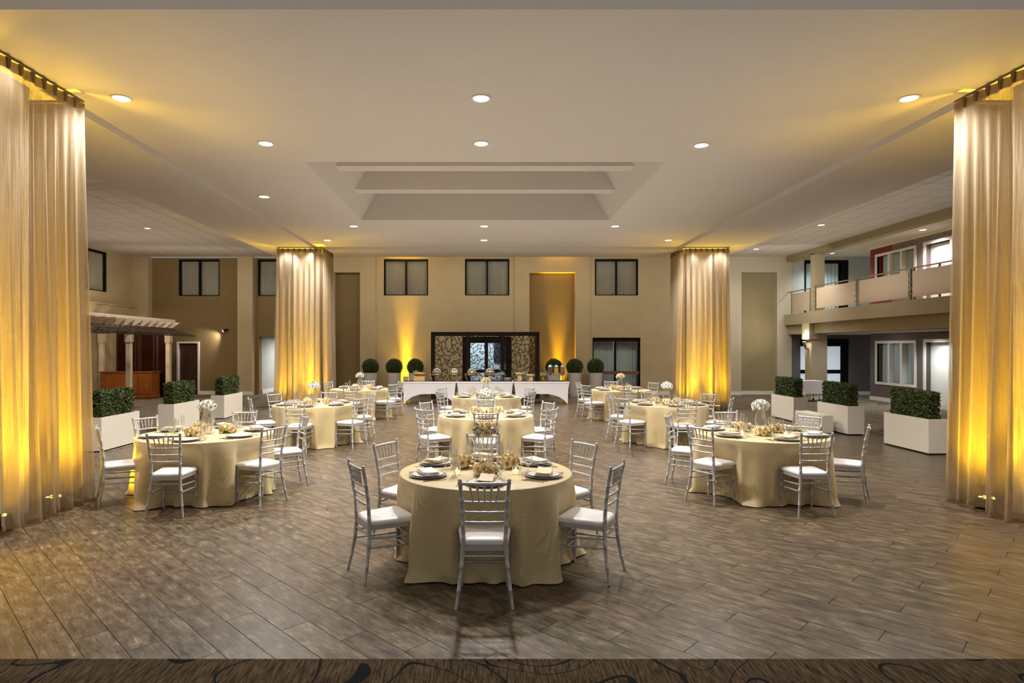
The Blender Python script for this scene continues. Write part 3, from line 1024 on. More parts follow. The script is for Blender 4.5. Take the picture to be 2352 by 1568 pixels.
def curtain_panel(p0, p1, out, ztop, seed, label, flare=0.06):
    """a pinch-pleated voile from p0 to p1; out is the outward normal"""
    p0, p1, out = Vector(p0), Vector(p1), Vector(out)
    Lw = (p1 - p0).length
    root = thing('sheer_curtain', label, 'curtain', (p0.x, p0.y, 0), math.atan2(p1.y - p0.y, p1.x - p0.x), 'sheer curtains around the four pillars')
    s = 1 if (Vector((-(p1 - p0).y, (p1 - p0).x))).dot(out) > 0 else -1
    n = 8
    r = random.Random(seed)
    ph = [r.uniform(0, 6.28) for _ in range(6)]
    wav = [r.uniform(0.6, 1.3) for _ in range(n + 1)]
    H = ztop - 0.03
    NU, NV = n * 12 + 1, 30

    def disp(u, t):
        g = u * n
        k = int(min(n - 1, g))
        amp = (0.016 + 0.034 * min(1, t * 1.8)) * (wav[k] * (1 - (g - k)) + wav[k + 1] * (g - k))
        d = amp * cos(2 * pi * g) + 0.03 * t * sin(2 * pi * u * 2.3 + ph[0] + t) + 0.022 * t * sin(2 * pi * u * 4.7 + ph[1] - 1.5 * t)
        d += flare * t * t
        return d

    def fn(i, j):
        u = i / (NU - 1)
        t = j / (NV - 1)
        x = u * Lw + 0.025 * t * sin(2 * pi * u * 3.1 + ph[2]) * min(1, 8 * u * (1 - u))
        zb = 0.03 + 0.022 * sin(2 * pi * u * 1.7 + ph[3]) * t
        return (x, s * disp(u, t), H * (1 - t) + zb * t)
    MB().grid(fn, NU, NV).build('drape', M_SHEER, root, 180)
    # heading tape, pleats and hem
    MB().grid(lambda i, j: (i / 60 * Lw, s * (disp(i / 60, 0) + 0.006), H + 0.01 - 0.11 * j), 61, 2).build('heading_band', M_HEAD, root, 180)
    MB().grid(lambda i, j: (fn(i, NV - 1)[0], fn(i, NV - 1)[1] + s * 0.004, fn(i, NV - 1)[2] + 0.05 * j), NU, 2).build('hem', M_HEAD, root, 180)
    pl = MB().prism([(-0.024, 0.0), (0.024, 0.0), (0.011, -0.11), (-0.011, -0.11)], 'y', -0.012, 0.016).mesh('pleat', M_PLEAT)
    for k in range(1, n):
        place('pleat', pl, root, (Lw * k / n, s * 0.024, H + 0.012))
    return root


def uplight(x, y, label, aim, energy, size=50, z0=0.008, rot=0, blend=1.0, halo=0.7):
    t = thing('uplight', label, 'uplight', (x, y, z0), rot, 'amber uplights at the pillars and the back wall')
    MB().lathe([(0.02, 0.0), (0.11, 0.0), (0.115, 0.02), (0.12, 0.10), (0.115, 0.115), (0.10, 0.118)], 24).build('body', M_BODY, t, 40)
    MB().box(-0.135, -0.02, 0.0, -0.122, 0.02, 0.12).build('bracket', M_BODY, t)
    MB().box(0.122, -0.02, 0.0, 0.135, 0.02, 0.12).build('bracket', M_BODY, t)
    for k in range(5):
        a = 2 * pi * k / 5
        MB().lathe([(0.022, 0.0), (0.014, 0.006), (0, 0.008)], 12, 0.062 * cos(a), 0.062 * sin(a), 0.119).build('led', M_YLENS, t, 60)
    if energy:
        light('amber_lamp', 'SPOT', (0, 0, 0.14), aim, energy, YEL, t, spot_size=R(size), spot_blend=blend, shadow_soft_size=0.10)
        light('amber_halo', 'SPOT', (0, 0, 0.14), aim, energy * halo, YEL, t, spot_size=R(84), spot_blend=1.0, shadow_soft_size=0.14)
        if size == 30:
            light('amber_glow', 'SPOT', (0, 0, 0.14), (0, 0, 3), energy * 0.05, YEL, t, spot_size=R(165), spot_blend=0.5, shadow_soft_size=0.14)
    return t


def pillar(cx, cy, hx, hy, name, seed, ups, whites, zt=ZC_BEAM):
    struct('pillar', MB().box(cx - 0.3, cy - 0.3, 0, cx + 0.3, cy + 0.3, ZC_BEAM), M_PILL)
    x0, x1, y0, y1 = cx - hx, cx + hx, cy - hy, cy + hy
    z = ZC_BEAM - 0.02
    tr = MB()
    b = 0.012
    tr.box(x0 - b, y0 - b, z, x1 + b, y0 + b, z + 0.019).box(x0 - b, y1 - b, z, x1 + b, y1 + b, z + 0.019).box(x0 - b, y0 + b, z, x0 + b, y1 - b, z + 0.019).box(x1 - b, y0 + b, z, x1 + b, y1 - b, z + 0.019)
    tag(tr.build('curtain_track', M_TRACK), 'square bronze curtain track around the ' + name + ' pillar', 'curtain track', 'curtain tracks')
    zt = z
    curtain_panel((x0, y0), (x1, y0), (0, -1), zt, seed, 'beige sheer curtain on the camera side of the ' + name + ' pillar')
    curtain_panel((x0, y1), (x1, y1), (0, 1), zt, seed + 1, 'beige sheer curtain on the buffet side of the ' + name + ' pillar')
    curtain_panel((x0, y0), (x0, y1), (-1, 0), zt, seed + 2, 'beige sheer curtain on the left face of the ' + name + ' pillar')
    curtain_panel((x1, y0), (x1, y1), (1, 0), zt, seed + 3, 'beige sheer curtain on the right face of the ' + name + ' pillar')
    for k, (ux, uy, aim, e, sz, lab) in enumerate(ups):
        uplight(ux, uy, lab, aim, e, sz)
    for wx_, wy_, e in whites:
        light('pillar_lamp', 'SPOT', (wx_, wy_, ZC_BEAM - 0.05), (wx_, wy_, 0), e, NEUT, None, spot_size=R(120), spot_blend=0.9, shadow_soft_size=0.06)


pillar(-5.57, 6.78, 0.67, 0.68, 'front left', 101,
       [(-5.10, 7.25, (-0.02, -0.02, 3), 1150, 30, 'amber uplight glowing behind the front left curtain'), (-5.10, 6.42, (-0.02, 0.03, 3), 1050, 30, 'amber uplight behind the camera end of the front left curtain'),
        (-6.05, 7.2, (-0.05, 0, 3), 380, 30, 'amber uplight on the far side of the front left pillar')],
       [(-5.05, 6.3, 34), (-5.05, 7.3, 10)])
pillar(6.38, 6.78, 0.67, 0.68, 'front right', 111,
       [(5.88, 7.2, (0.02, -0.02, 3), 1150, 30, 'amber uplight with five leds behind the front right curtain'), (5.86, 6.45, (0.02, 0.03, 3), 480, 30, 'amber uplight behind the camera end of the front right curtain'),
        (6.9, 7.2, (0.05, 0, 3), 380, 30, 'amber uplight on the far side of the front right pillar')],
       [(5.85, 6.3, 34), (5.85, 7.3, 10)])
pillar(-5.57, 19.02, 0.67, 0.66, 'rear left', 121,
       [(-6.07, 18.6, (0.03, 0.05, 3), 1050, 30, 'amber uplight behind the left corner of the rear left curtain'), (-5.2, 18.55, (-0.04, 0.05, 3), 1150, 30, 'amber uplight behind the right corner of the rear left curtain')],
       [(-5.95, 18.55, 100), (-5.3, 18.6, 45)])
pillar(6.6, 19.02, 0.67, 0.66, 'rear right', 131,
       [(7.02, 18.6, (-0.04, 0.05, 3), 1150, 30, 'amber uplight shining at the right corner of the rear right curtain'), (6.1, 18.55, (0.03, 0.05, 3), 1050, 30, 'amber uplight behind the left corner of the rear right curtain')],
       [(7.0, 18.55, 100), (6.2, 18.6, 45)])
uplight(-3.15, 24.14, 'amber uplight at the back wall between two topiaries', (0, 0.10, 3), 4200, 22, halo=0.14)
uplight(2.88, 24.40, 'amber uplight in the back wall recess behind the drink dispensers', (0, 0.10, 3), 4600, 22, halo=0.14)
# a can by the camera end of the front left pillar that rakes the floor, and an added fixtureless lamp spilling on the front left table
u = uplight(-5.28, 5.86, 'amber uplight tilted at the floor by the front left pillar', None, 0)
light('amber_rake', 'SPOT', (0.2, -0.3, 1.2), (1.35, -0.6, 0.0), 130, YEL, u, spot_size=R(60), spot_blend=1.0, shadow_soft_size=0.06)
light('amber_spill', 'SPOT', (-4.84, 7.68, 0.42), (-4.3, 7.9, 0.5), 60, YEL, None, spot_size=R(120), spot_blend=0.5, shadow_soft_size=0.05)

# ------------------------------------------------------------------ chiavari chair
def interp(ks, z):
    for (z0, *a), (z1, *b) in zip(ks, ks[1:]):
        if z0 <= z <= z1:
            t = (z - z0) / (z1 - z0)
            t = t * t * (3 - 2 * t) * 0.4 + t * 0.6
            return [p + (q_ - p) * t for p, q_ in zip(a, b)]
    return list(ks[-1][1:])


REAR = [(0.0, 0.205, -0.255, 0.0115), (0.13, 0.186, -0.228, 0.0135), (0.28, 0.167, -0.206, 0.0155), (0.43, 0.154, -0.196, 0.0165), (0.60, 0.155, -0.203, 0.0155), (0.78, 0.165, -0.228, 0.0150), (0.915, 0.177, -0.256, 0.0145)]


def ringed(zs0, zs1, rings, step=0.06):
    zs = {zs0, zs1}
    z = zs0 + step
    while z < zs1 - 0.01:
        zs.add(round(z, 4))
        z += step
    rr = {}
    for c in rings:
        for d, g in ((-0.017, 0), (-0.012, 0.0040), (-0.006, 0.0), (0.0, 0.0040), (0.006, 0)):
            zs.add(round(c + d, 4))
            rr[round(c + d, 4)] = g
    return sorted(zs), rr


def bar(a, b, r, nodes, n=6):
    a, b = Vector(a), Vector(b)
    ts = [0.0]
    rs = [r]
    for c in nodes:
        L_ = (b - a).length
        for d, g in ((-0.010, 0), (-0.004, 0.0028), (0.004, 0.0028), (0.010, 0)):
            ts.append(c + d / L_)
            rs.append(r + g)
    ts.append(1.0)
    rs.append(r)
    return MB().tube([a.lerp(b, t) for t in ts], rs, n)


def make_chair():
    t = thing('chiavari_chair', 'chair', 'chair')
    for s in (1, -1):
        zs, rr = ringed(0, 0.915, (0.13, 0.30, 0.50, 0.60, 0.70, 0.79))
        mb = MB()
        pts, rad = [], []
        for z in zs:
            x, y, r = interp(REAR, z)
            pts.append((s * x, y, z))
            rad.append(r + rr.get(z, 0))
        mb.tube(pts, rad, 8)
        mb.build('leg', M_SILVER, t, 50)
        x, y, r = interp(REAR, 0.915)
        MB().lathe([(0.012, 0), (0.018, 0.004), (0.012, 0.009), (0.017, 0.016), (0.014, 0.024), (0.0, 0.028)], 8, s * x, y, 0.913).build('finial', M_SILVER, t, 60)
        zs, rr = ringed(0, 0.42, (0.13, 0.24, 0.34))
        MB().tube([(s * 0.182, 0.185, z) for z in zs], [0.011 + 0.005 * z / 0.42 + rr.get(z, 0) for z in zs], 8).build('leg', M_SILVER, t, 50)

    def outline(wf, wr_, df, dr, rc=0.035, n=4):
        pts = []
        cs = [(wr_, dr, 180, 270), (wf, df, 0, 90)]
        corners = [(-wr_ + rc, dr + rc, 180), (wr_ - rc, dr + rc, 270), (wf - rc, df - rc, 0), (-wf + rc, df - rc, 90)]
        for cx, cy_, a0 in corners:
            for k in range(n + 1):
                a = R(a0 + 90 * k / n)
                pts.append((cx + rc * cos(a), cy_ + rc * sin(a)))
        return pts
    ol = outline(0.20, 0.165, 0.205, -0.205)
    MB().prism(ol, 'z', 0.408, 0.442).build('seat_frame', M_SILVER, t, 40)
    ol = outline(0.208, 0.176, 0.212, -0.20, 0.05)
    n = len(ol)
    mb = MB()
    lv = [(0.93, 0.438), (0.99, 0.446), (1.0, 0.458), (0.97, 0.474), (0.88, 0.486), (0.6, 0.494), (0.25, 0.497)]
    mb.grid(lambda i, j: (ol[i][0] * lv[j][0], ol[i][1] * lv[j][0], lv[j][1]), n, len(lv), True)
    mb.f.append(tuple((len(lv) - 1) * n + k for k in range(n)))
    mb.build('seat', M_VINYL, t, 60)
    pz = lambda z: interp(REAR, z)
    for z, r, nm in ((0.905, 0.0115, 'top_rail'), (0.766, 0.0095, 'back_rail'), (0.690, 0.0095, 'back_rail'), (0.614, 0.0095, 'back_rail')):
        x, y, _ = pz(z)
        bow = 0.014
        pts = [(-x + 2 * x * k / 12, y - bow * (1 - (k / 6 - 1) ** 2), z) for k in range(13)]
        rr_ = [r + (0.0025 if k % 3 == 0 and 0 < k < 12 else 0) for k in range(13)]
        MB().tube(pts, rr_, 8).build(nm, M_SILVER, t, 50)
    for k in range(5):
        u = (k - 2) / 2
        _, ya, _ = pz(0.90)
        _, yb, _ = pz(0.77)
        bar((u * 0.108, ya - 0.010, 0.898), (u * 0.082, yb - 0.011, 0.770), 0.0068, (0.25, 0.6)).build('spindle', M_SILVER, t, 50)
    for s in (1, -1):
        for zr, zf in ((0.345, 0.32), (0.27, 0.25)):
            x, y, _ = pz(zr)
            bar((s * x, y, zr), (s * 0.182, 0.185, zf), 0.008, (0.2, 0.4, 0.6, 0.8)).build('stretcher', M_SILVER, t, 50)
    x, y, _ = pz(0.366)
    bar((-x, y, 0.366), (x, y, 0.366), 0.009, (0.25, 0.5, 0.75)).build('stretcher', M_SILVER, t, 50)
    for z in (0.30, 0.19):
        bar((-0.182, 0.185, z), (0.182, 0.185, z), 0.008, (0.25, 0.5, 0.75)).build('stretcher', M_SILVER, t, 50)
    return t


# table: key, name, x, y, radius, chairs (rear feet x, y, facing in degrees, seat phrase), top bouquet colours
NEAR, FAR, NL, NR, FL, FR = 'near side', 'far side', 'near left side', 'near right side', 'far left side', 'far right side'
TABLES = [
    ('F', 'front middle table', 0.0, 5.58, 0.775, [(-0.01, 4.42, 90, NEAR), (-1.07, 5.06, 31, NL), (1.08, 5.04, 151, NR), (-1.02, 6.23, -30, FL), (1.00, 6.23, -146, FR), (-0.03, 6.80, -92, FAR)], 'mix'),
    ('L1', 'front left table', -3.63, 7.98, 0.83, [(-4.66, 7.36, 35, NL), (-4.70, 8.47, -26, FL), (-3.56, 6.78, 95, NEAR), (-2.56, 7.42, 149, NR), (-2.54, 8.60, -149, FR), (-3.62, 9.22, -90, FAR)], 'white'),
    ('R1', 'front right table', 3.60, 8.02, 0.83, [(2.58, 8.68, -29, FL), (2.60, 7.47, 35, NL), (3.69, 6.84, 91, NEAR), (4.64, 7.44, 146, NR), (4.55, 8.63, -142, FR), (3.60, 9.24, -90, FAR)], 'white'),
    ('C2', 'second middle table', 0.0, 10.24, 0.785, [(-1.03, 9.63, 33, NL), (1.05, 9.63, 147, NR), (-1.06, 10.85, -32, FL), (1.10, 10.80, -150, FR), (0.0, 9.06, 90, NEAR), (0.0, 11.42, -92, FAR)], 'white'),
    ('C3', 'third middle table', 0.0, 14.05, 0.775, [(-1.02, 13.45, 32, NL), (1.02, 13.45, 150, NR), (-1.05, 14.68, -30, FL), (1.05, 14.68, -150, FR), (0.0, 12.86, 90, NEAR)], 'peach'),
    ('L2', 'second left table', -3.40, 12.14, 0.785, [(-4.45, 11.56, 29, NL), (-4.40, 12.76, -32, FL), (-3.41, 10.95, 90, NEAR), (-2.37, 11.60, 149, NR), (-2.36, 12.78, -150, FR), (-3.40, 13.33, -90, FAR)], 'white'),
    ('R2', 'second right table', 3.60, 12.2, 0.785, [(2.58, 12.86, -28, FL), (2.58, 11.66, 33, NL), (3.62, 11.02, 91, NEAR), (4.64, 12.80, -146, FR), (4.66, 11.62, 150, NR), (3.56, 13.38, -90, FAR)], 'white'),
    ('L3', 'rear left table', -3.42, 16.66, 0.78, [(-4.44, 17.25, -28, FL), (-3.42, 15.47, 92, NEAR), (-2.42, 16.05, 147, NR), (-2.38, 17.25, -148, FR), (-3.42, 17.85, -90, FAR)], 'white'),
    ('R3', 'rear right table', 3.58, 16.3, 0.78, [(2.54, 16.92, -27, FL), (2.56, 15.70, 30, NL), (3.58, 15.11, 89, NEAR), (3.56, 17.48, -90, FAR), (4.62, 16.90, -146, FR)], 'cream'),
]
CH_OFF = 0.255
chair0 = make_chair()
first = True
for key, tn, tx, ty, tr_, chairs, _ in TABLES:
    for x, y, a, seat in chairs:
        f = R(a)
        loc = (x + CH_OFF * cos(f), y + CH_OFF * sin(f), 0)
        lab = 'silver chiavari chair on the %s of the %s' % (seat, tn)
        grp = 'silver chairs around the round tables'
        if first:
            chair0.location = loc
            chair0.rotation_euler = (0, 0, f - pi / 2)
            chair0['label'] = lab
            chair0['group'] = grp
            first = False
        else:
            dup(chair0, loc, f - pi / 2, lab, grp)

# ------------------------------------------------------------------ tables and cloths
TH = 0.758


def smooth(a, b, x):
    t = max(0.0, min(1.0, (x - a) / (b - a)))
    return t * t * (3 - 2 * t)


def cloth(tx, ty, r, chairs, seed, label):
    rr = random.Random(seed)
    ph = [rr.uniform(0, 6.28) for _ in range(8)]
    pushes = []
    for x, y, a, _ in chairs:
        f = R(a)
        fx, fy = x + CH_OFF * cos(f) - tx, y + CH_OFF * sin(f) - ty
        # front edge point of the seat, and its normal (pointing away from the table)
        ex, ey = fx + 0.225 * cos(f), fy + 0.225 * sin(f)
        pushes.append((ex, ey, -cos(f), -sin(f)))
    NU, NV = 224, 22

    def rad(th, t):
        z = TH * (1 - t)
        fold = 0.6 * sin(9 * th + ph[0] + 1.1 * sin(2 * th + ph[1])) + 0.45 * sin(15 * th + ph[2] + 1.4 * sin(3 * th + ph[5]) + 0.5 * t) + 0.35 * sin(5 * th + ph[3] - 0.6 * t)
        ro = r + 0.012 * sin(min(1, t * 6) * pi / 2) + 0.045 * fold * t ** 0.8 + 0.03 * t
        ro += 0.035 * smooth(0.9, 1.0, t) * (0.5 + 0.5 * sin(7 * th + ph[4]))
        wgt = smooth(0.735, 0.54, z)
        lim = ro
        cx, sx = cos(th), sin(th)
        for ex, ey, nx, ny in pushes:
            dn = cx * nx + sx * ny
            if dn < 0.3:
                continue
            e = (ex * nx + ey * ny)
            c = e / dn
            px, py = cx * c, sx * c
            tang = abs((px - ex) * -ny + (py - ey) * nx)
            c += 0.32 * smooth(0.13, 0.46, tang)
            lim = min(lim, c)
        if lim < ro:
            ro = ro + (lim - ro) * wgt
        ro += 0.030 * fold * t ** 0.5 * wgt
        if t > 0.9:
            ro += 0.03 * smooth(0.9, 1.0, t) * sin(13 * th + ph[6] + 2 * sin(4 * th))
        return ro

    def fn(i, j):
        th = 2 * pi * i / NU
        t = j / (NV - 1)
        if t > 0.97:
            z = 0.006
        else:
            z = TH * (1 - t)
        w = rad(th, t)
        return (w * cos(th), w * sin(th), z + 0.004)
    mb = MB()
    mb.grid(fn, NU, NV, True)
    rings = [(r, TH + 0.004), (r - 0.004, TH + 0.0075), (r - 0.02, TH + 0.009), (r * 0.6, TH + 0.009), (r * 0.2, TH + 0.009)]
    mb2 = MB()
    mb2.grid(lambda i, j: (rings[j][0] * cos(2 * pi * i / NU), rings[j][0] * sin(2 * pi * i / NU), rings[j][1]), NU, len(rings), True)
    mb2.f = [tuple(reversed(q_)) for q_ in mb2.f]
    mb2.f.append(tuple((len(rings) - 1) * NU + k for k in range(NU)))
    mb.add(mb2.v, mb2.f)
    mb.f = [tuple(reversed(q_)) for q_ in mb.f]
    o = mb.build('tablecloth', M_CLOTH, None, 70)
    o.location = (tx, ty, 0)
    tag(o, label, 'tablecloth', 'champagne tablecloths')
    return o


TZ = TH + 0.0095
t0 = thing('round_table', 'table', 'table')
MB().lathe([(0.70, TH - 0.03), (0.74, TH - 0.03), (0.745, TH - 0.012), (0.74, TH - 0.002)], 48).build('tabletop', M_WOODL, t0, 40)
for s in (1, -1):
    for u in (1, -1):
        MB().tube([(s * 0.35, u * 0.25, TH - 0.03), (s * 0.42, u * 0.3, 0.005)], 0.014, 8).build('leg', M_STEEL, t0, 40)
for i, (key, tn, tx, ty, r, chairs, col) in enumerate(TABLES):
    lab = 'round banquet table hidden under the cloth of the ' + tn
    if i == 0:
        t0.location = (tx, ty, 0)
        t0['label'] = lab
        t0['group'] = 'round banquet tables'
    else:
        dup(t0, (tx, ty, 0), 0, lab, 'round banquet tables')
    cloth(tx, ty, r, chairs, 40 + i, 'champagne leaf-pattern tablecloth falling to the floor on the ' + tn)


# ------------------------------------------------------------------ table settings
def lathe_obj(name, prof, m, n=28, sm=50):
    return MB().lathe(prof, n).mesh(name, m, sm)


ME_CHARGER = lathe_obj('charger_plate', [(0.0, 0.0), (0.09, 0.0), (0.105, 0.004), (0.150, 0.012), (0.163, 0.016), (0.165, 0.019), (0.160, 0.019), (0.105, 0.009), (0.0, 0.007)], M_CHARG, 36)
ME_PLATE = lathe_obj('dinner_plate', [(0.0, 0.0), (0.075, 0.0), (0.085, 0.005), (0.130, 0.014), (0.135, 0.017), (0.130, 0.018), (0.085, 0.010), (0.0, 0.008)], M_PLATE, 32)
GOB = [(0.036, 0.0), (0.036, 0.003), (0.012, 0.008), (0.006, 0.016), (0.009, 0.030), (0.006, 0.045), (0.018, 0.058), (0.034, 0.078), (0.041, 0.105), (0.040, 0.135), (0.036, 0.165)]
FLU = [(0.032, 0.0), (0.032, 0.003), (0.010, 0.008), (0.0045, 0.02), (0.0045, 0.07), (0.010, 0.085), (0.021, 0.120), (0.025, 0.160), (0.023, 0.200), (0.021, 0.225)]
ME_GOB = MB().lathe(GOB, 20, caps=False).mesh('water_goblet', M_GLASS, 60)
ME_FLU = MB().lathe(FLU, 18, caps=False).mesh('champagne_flute', M_GLASS, 60)


def napkin_mesh(seed, m):
    r = random.Random(seed)
    ph = [r.uniform(0, 6) for _ in range(3)]
    mb = MB()
    for k in range(3):
        w, h = 0.128 - 0.006 * k, 0.066 - 0.002 * k
        z0 = 0.006 + 0.009 * k

        def fn(i, j, up):
            u, v = i / 8 * 2 - 1, j / 4 * 2 - 1
            z = z0 + 0.010 * u * u + 0.006 * sin(2.2 * u + ph[0]) + 0.004 * v * v + (0.006 if up else 0.0)
            return (w * u + 0.012 * v * (k - 1), h * v + 0.012 * sin(1.5 * u + ph[1]) * k * 0.5, z)
        a = MB().grid(lambda i, j: fn(i, j, True), 9, 5)
        b = MB().grid(lambda i, j: fn(i, j, False), 9, 5)
        n0 = len(a.v)
        fs = list(a.f) + [tuple(n0 + q_ for q_ in reversed(f)) for f in b.f]
        rim = [i for i in range(9)] + [j * 9 + 8 for j in range(1, 5)] + [36 + i for i in range(7, -1, -1)] + [j * 9 for j in range(3, 0, -1)]
        for i in range(len(rim)):
            p_, q_ = rim[i], rim[(i + 1) % len(rim)]
            fs.append((p_, n0 + p_, n0 + q_, q_))
        mb.add(a.v + b.v, fs)
    return mb.mesh('napkin', m, 60)


ME_NAPS = [napkin_mesh(1, M_NAPK), napkin_mesh(2, M_NAPK), napkin_mesh(3, M_NAPW)]


def cutlery_mesh(kind):
    mb = MB()
    if kind == 'knife':
        mb.bbox(-0.006, -0.105, 0, 0.006, 0.0, 0.006, 0.002)
        mb.prism([(-0.006, 0), (0.009, 0), (0.010, 0.07), (0.0, 0.115), (-0.006, 0.10)], 'z', 0.001, 0.003)
    else:
        mb.bbox(-0.004, -0.10, 0, 0.004, 0.035, 0.004, 0.0015)
        mb.prism([(-0.004, 0.03), (0.004, 0.03), (0.012, 0.055), (0.012, 0.068), (-0.012, 0.068), (-0.012, 0.055)], 'z', 0.001, 0.004)
        for k in range(4):
            x = -0.0105 + k * 0.007
            mb.box(x - 0.0015, 0.068, 0.001, x + 0.0015, 0.102, 0.004)
    return mb.mesh('dinner_' + kind, M_STEEL)


ME_KNIFE, ME_FORK = cutlery_mesh('knife'), cutlery_mesh('fork')


def item(name, me, loc, rz, label, cat, group):
    o = place(name, me, None, loc, (0, 0, rz))
    return tag(o, label, cat, group)


for key, tn, tx, ty, r, chairs, col in TABLES:
    for ci, (x, y, a, seat) in enumerate(chairs):
        dx, dy = x - tx, y - ty
        L_ = sqrt(dx * dx + dy * dy)
        ox, oy = dx / L_, dy / L_          # outward
        sx, sy = oy, -ox                   # to one side: with the guest facing the table, (sx, sy) is the guest's left
        rz = math.atan2(oy, ox) + pi / 2   # local +Y points to the table centre
        P = lambda out, side, z=0.0: (tx + ox * out + sx * side, ty + oy * out + sy * side, TZ + z)
        at = 'at the %s of the %s' % (seat, tn)
        pr = r - 0.215
        item('charger_plate', ME_CHARGER, P(pr, 0), rz, 'silver-grey charger plate ' + at, 'plate', 'charger plates on the round tables')
        item('dinner_plate', ME_PLATE, P(pr, 0, 0.0075), rz, 'white dinner plate on its charger ' + at, 'plate', 'dinner plates on the round tables')
        plain = key == 'L1' and seat in (NEAR, NL, NR)
        if not plain:
            item('napkin', ME_NAPS[(ci + len(key)) % 3], P(pr, 0, 0.017), rz + (0.25 * ((ci * 7) % 5 - 2) / 2) + (pi / 2 if key == 'F' and seat == NEAR else 0), 'folded napkin on the plate ' + at, 'napkin', 'napkins on the round tables')
        # glasses toward the middle, on the guest's right
        item('water_goblet', ME_GOB, P(pr - 0.20, -0.13), 0, 'clear stemmed water goblet ' + at, 'glass', 'water goblets on the round tables')
        item('champagne_flute', ME_FLU, P(pr - 0.235, -0.04 - 0.01 * ci % 3), 0, 'clear champagne flute ' + at, 'glass', 'champagne flutes on the round tables')
        if key in ('F', 'L1', 'R1', 'C2'):
            item('dinner_knife', ME_KNIFE, P(pr + 0.01, -0.195, 0.0), rz, 'steel dinner knife beside the plate ' + at, 'knife', 'knives on the round tables')
            item('dinner_fork', ME_FORK, P(pr + 0.01, 0.19, 0.0), rz + 0.05, 'steel dinner fork ' + at, 'fork', 'dinner forks on the round tables')
            item('salad_fork', ME_FORK, P(pr - 0.005, 0.225, 0.0), rz - 0.04, 'outer steel salad fork ' + at, 'fork', 'salad forks on the round tables')


# ------------------------------------------------------------------ roses
def rose_mesh(m, seed):
    r = random.Random(seed)
    mb = MB()
    for cnt, R0, R1, H, w in ((2, 0.10, 0.22, 1.02, 1.3), (3, 0.16, 0.42, 1.0, 0.95), (4, 0.25, 0.66, 0.92, 0.75), (5, 0.32, 0.92, 0.72, 0.66), (6, 0.36, 1.1, 0.42, 0.58)):
        a0 = r.uniform(0, 6)
        for k in range(cnt):
            ph = a0 + 2 * pi * k / cnt + r.uniform(-.1, .1)
            jj = r.uniform(0.92, 1.08)

            def fn(i, j):
                u = i / 4 * 2 - 1
                v = j / 3
                rr = (R0 + (R1 - R0) * sin(v * pi / 2) * (1 - 0.10 * u * u)) * jj + 0.10 * R1 * max(0, v - 0.66) * 3 * (1 - u * u)
                z = H * (0.12 + 0.88 * v ** 0.8) - 0.22 * H * u * u * v - 0.12 * max(0, v - 0.66) * 3
                an = ph + u * w * (0.55 + 0.5 * sin(v * pi * 0.8))
                return (rr * cos(an), rr * sin(an), z)
            mb.grid(fn, 5, 4)
    s = 0.040
    mb.v = [(x * s, y * s, (z - 0.2) * s * 1.05) for x, y, z in mb.v]
    return mb.mesh('rose', m, 180)


ROSES = {k: rose_mesh(m, i) for i, (k, m) in enumerate((('p', M_PEACH), ('w', M_IVORY), ('c', M_CREAMR), ('s', M_SILVR)))}


def leaves_mesh(rad, n, seed, flat):
    r = random.Random(seed)
    mb = MB()
    for _ in range(n):
        a = r.uniform(0, 2 * pi)
        e = r.uniform(0.0, 1.35)
        d = Vector((cos(a) * cos(e), sin(a) * cos(e), sin(e) * flat))
        c = d * rad * r.uniform(0.80, 1.02)
        t = d.cross(Vector((r.uniform(-1, 1), r.uniform(-1, 1), r.uniform(-1, 1)))).normalized()
        b = (d * 0.6 + d.cross(t) * r.uniform(-1, 1)).normalized()
        l, w = r.uniform(0.018, 0.03), r.uniform(0.007, 0.012)
        nn = t.cross(b) * 0.004
        mb.add([c - b * l, c + t * w + nn, c + b * l, c - t * w + nn], [(0, 1, 2), (0, 2, 3)])
    return mb.mesh('leaf_cluster', M_LEAF)


def bouquet(name, loc, rad, n, cols, label, group, seed, flat=0.85, rs=1.0, lift=0.0):
    t = thing(name, label, 'flowers', loc, seed * 1.7, group)
    r = random.Random(seed)
    core = MB().lathe([(rad * 0.5, 0.0)] + [(rad * 0.55 * cos(e), lift + rad * 0.62 * flat * sin(e)) for e in (0.02, 0.4, 0.8, 1.2, 1.55)], 12)
    core.build('foam_base', M_LEAF, t, 60)
    for k in range(n):
        z = 0.02 + 0.96 * (k + 0.5) / n
        a = k * 2.39996
        ce = sqrt(1 - z * z)
        d = Vector((cos(a) * ce, sin(a) * ce, z))
        c = Vector((d.x * rad * 0.80, d.y * rad * 0.80, lift + d.z * rad * 0.80 * flat))
        o = place('rose', ROSES[cols[(k * 5 + r.randrange(2)) % len(cols)]], t, c)
        o.rotation_euler = d.to_track_quat('Z', 'Y').to_euler()
        sc = rs * r.uniform(0.88, 1.14)
        o.scale = (sc, sc, sc)
    lf = place('leaf_cluster', leaves_mesh(rad, 60, seed, flat), t, (0, 0, lift))
    lf['kind'] = 'stuff'
    return t


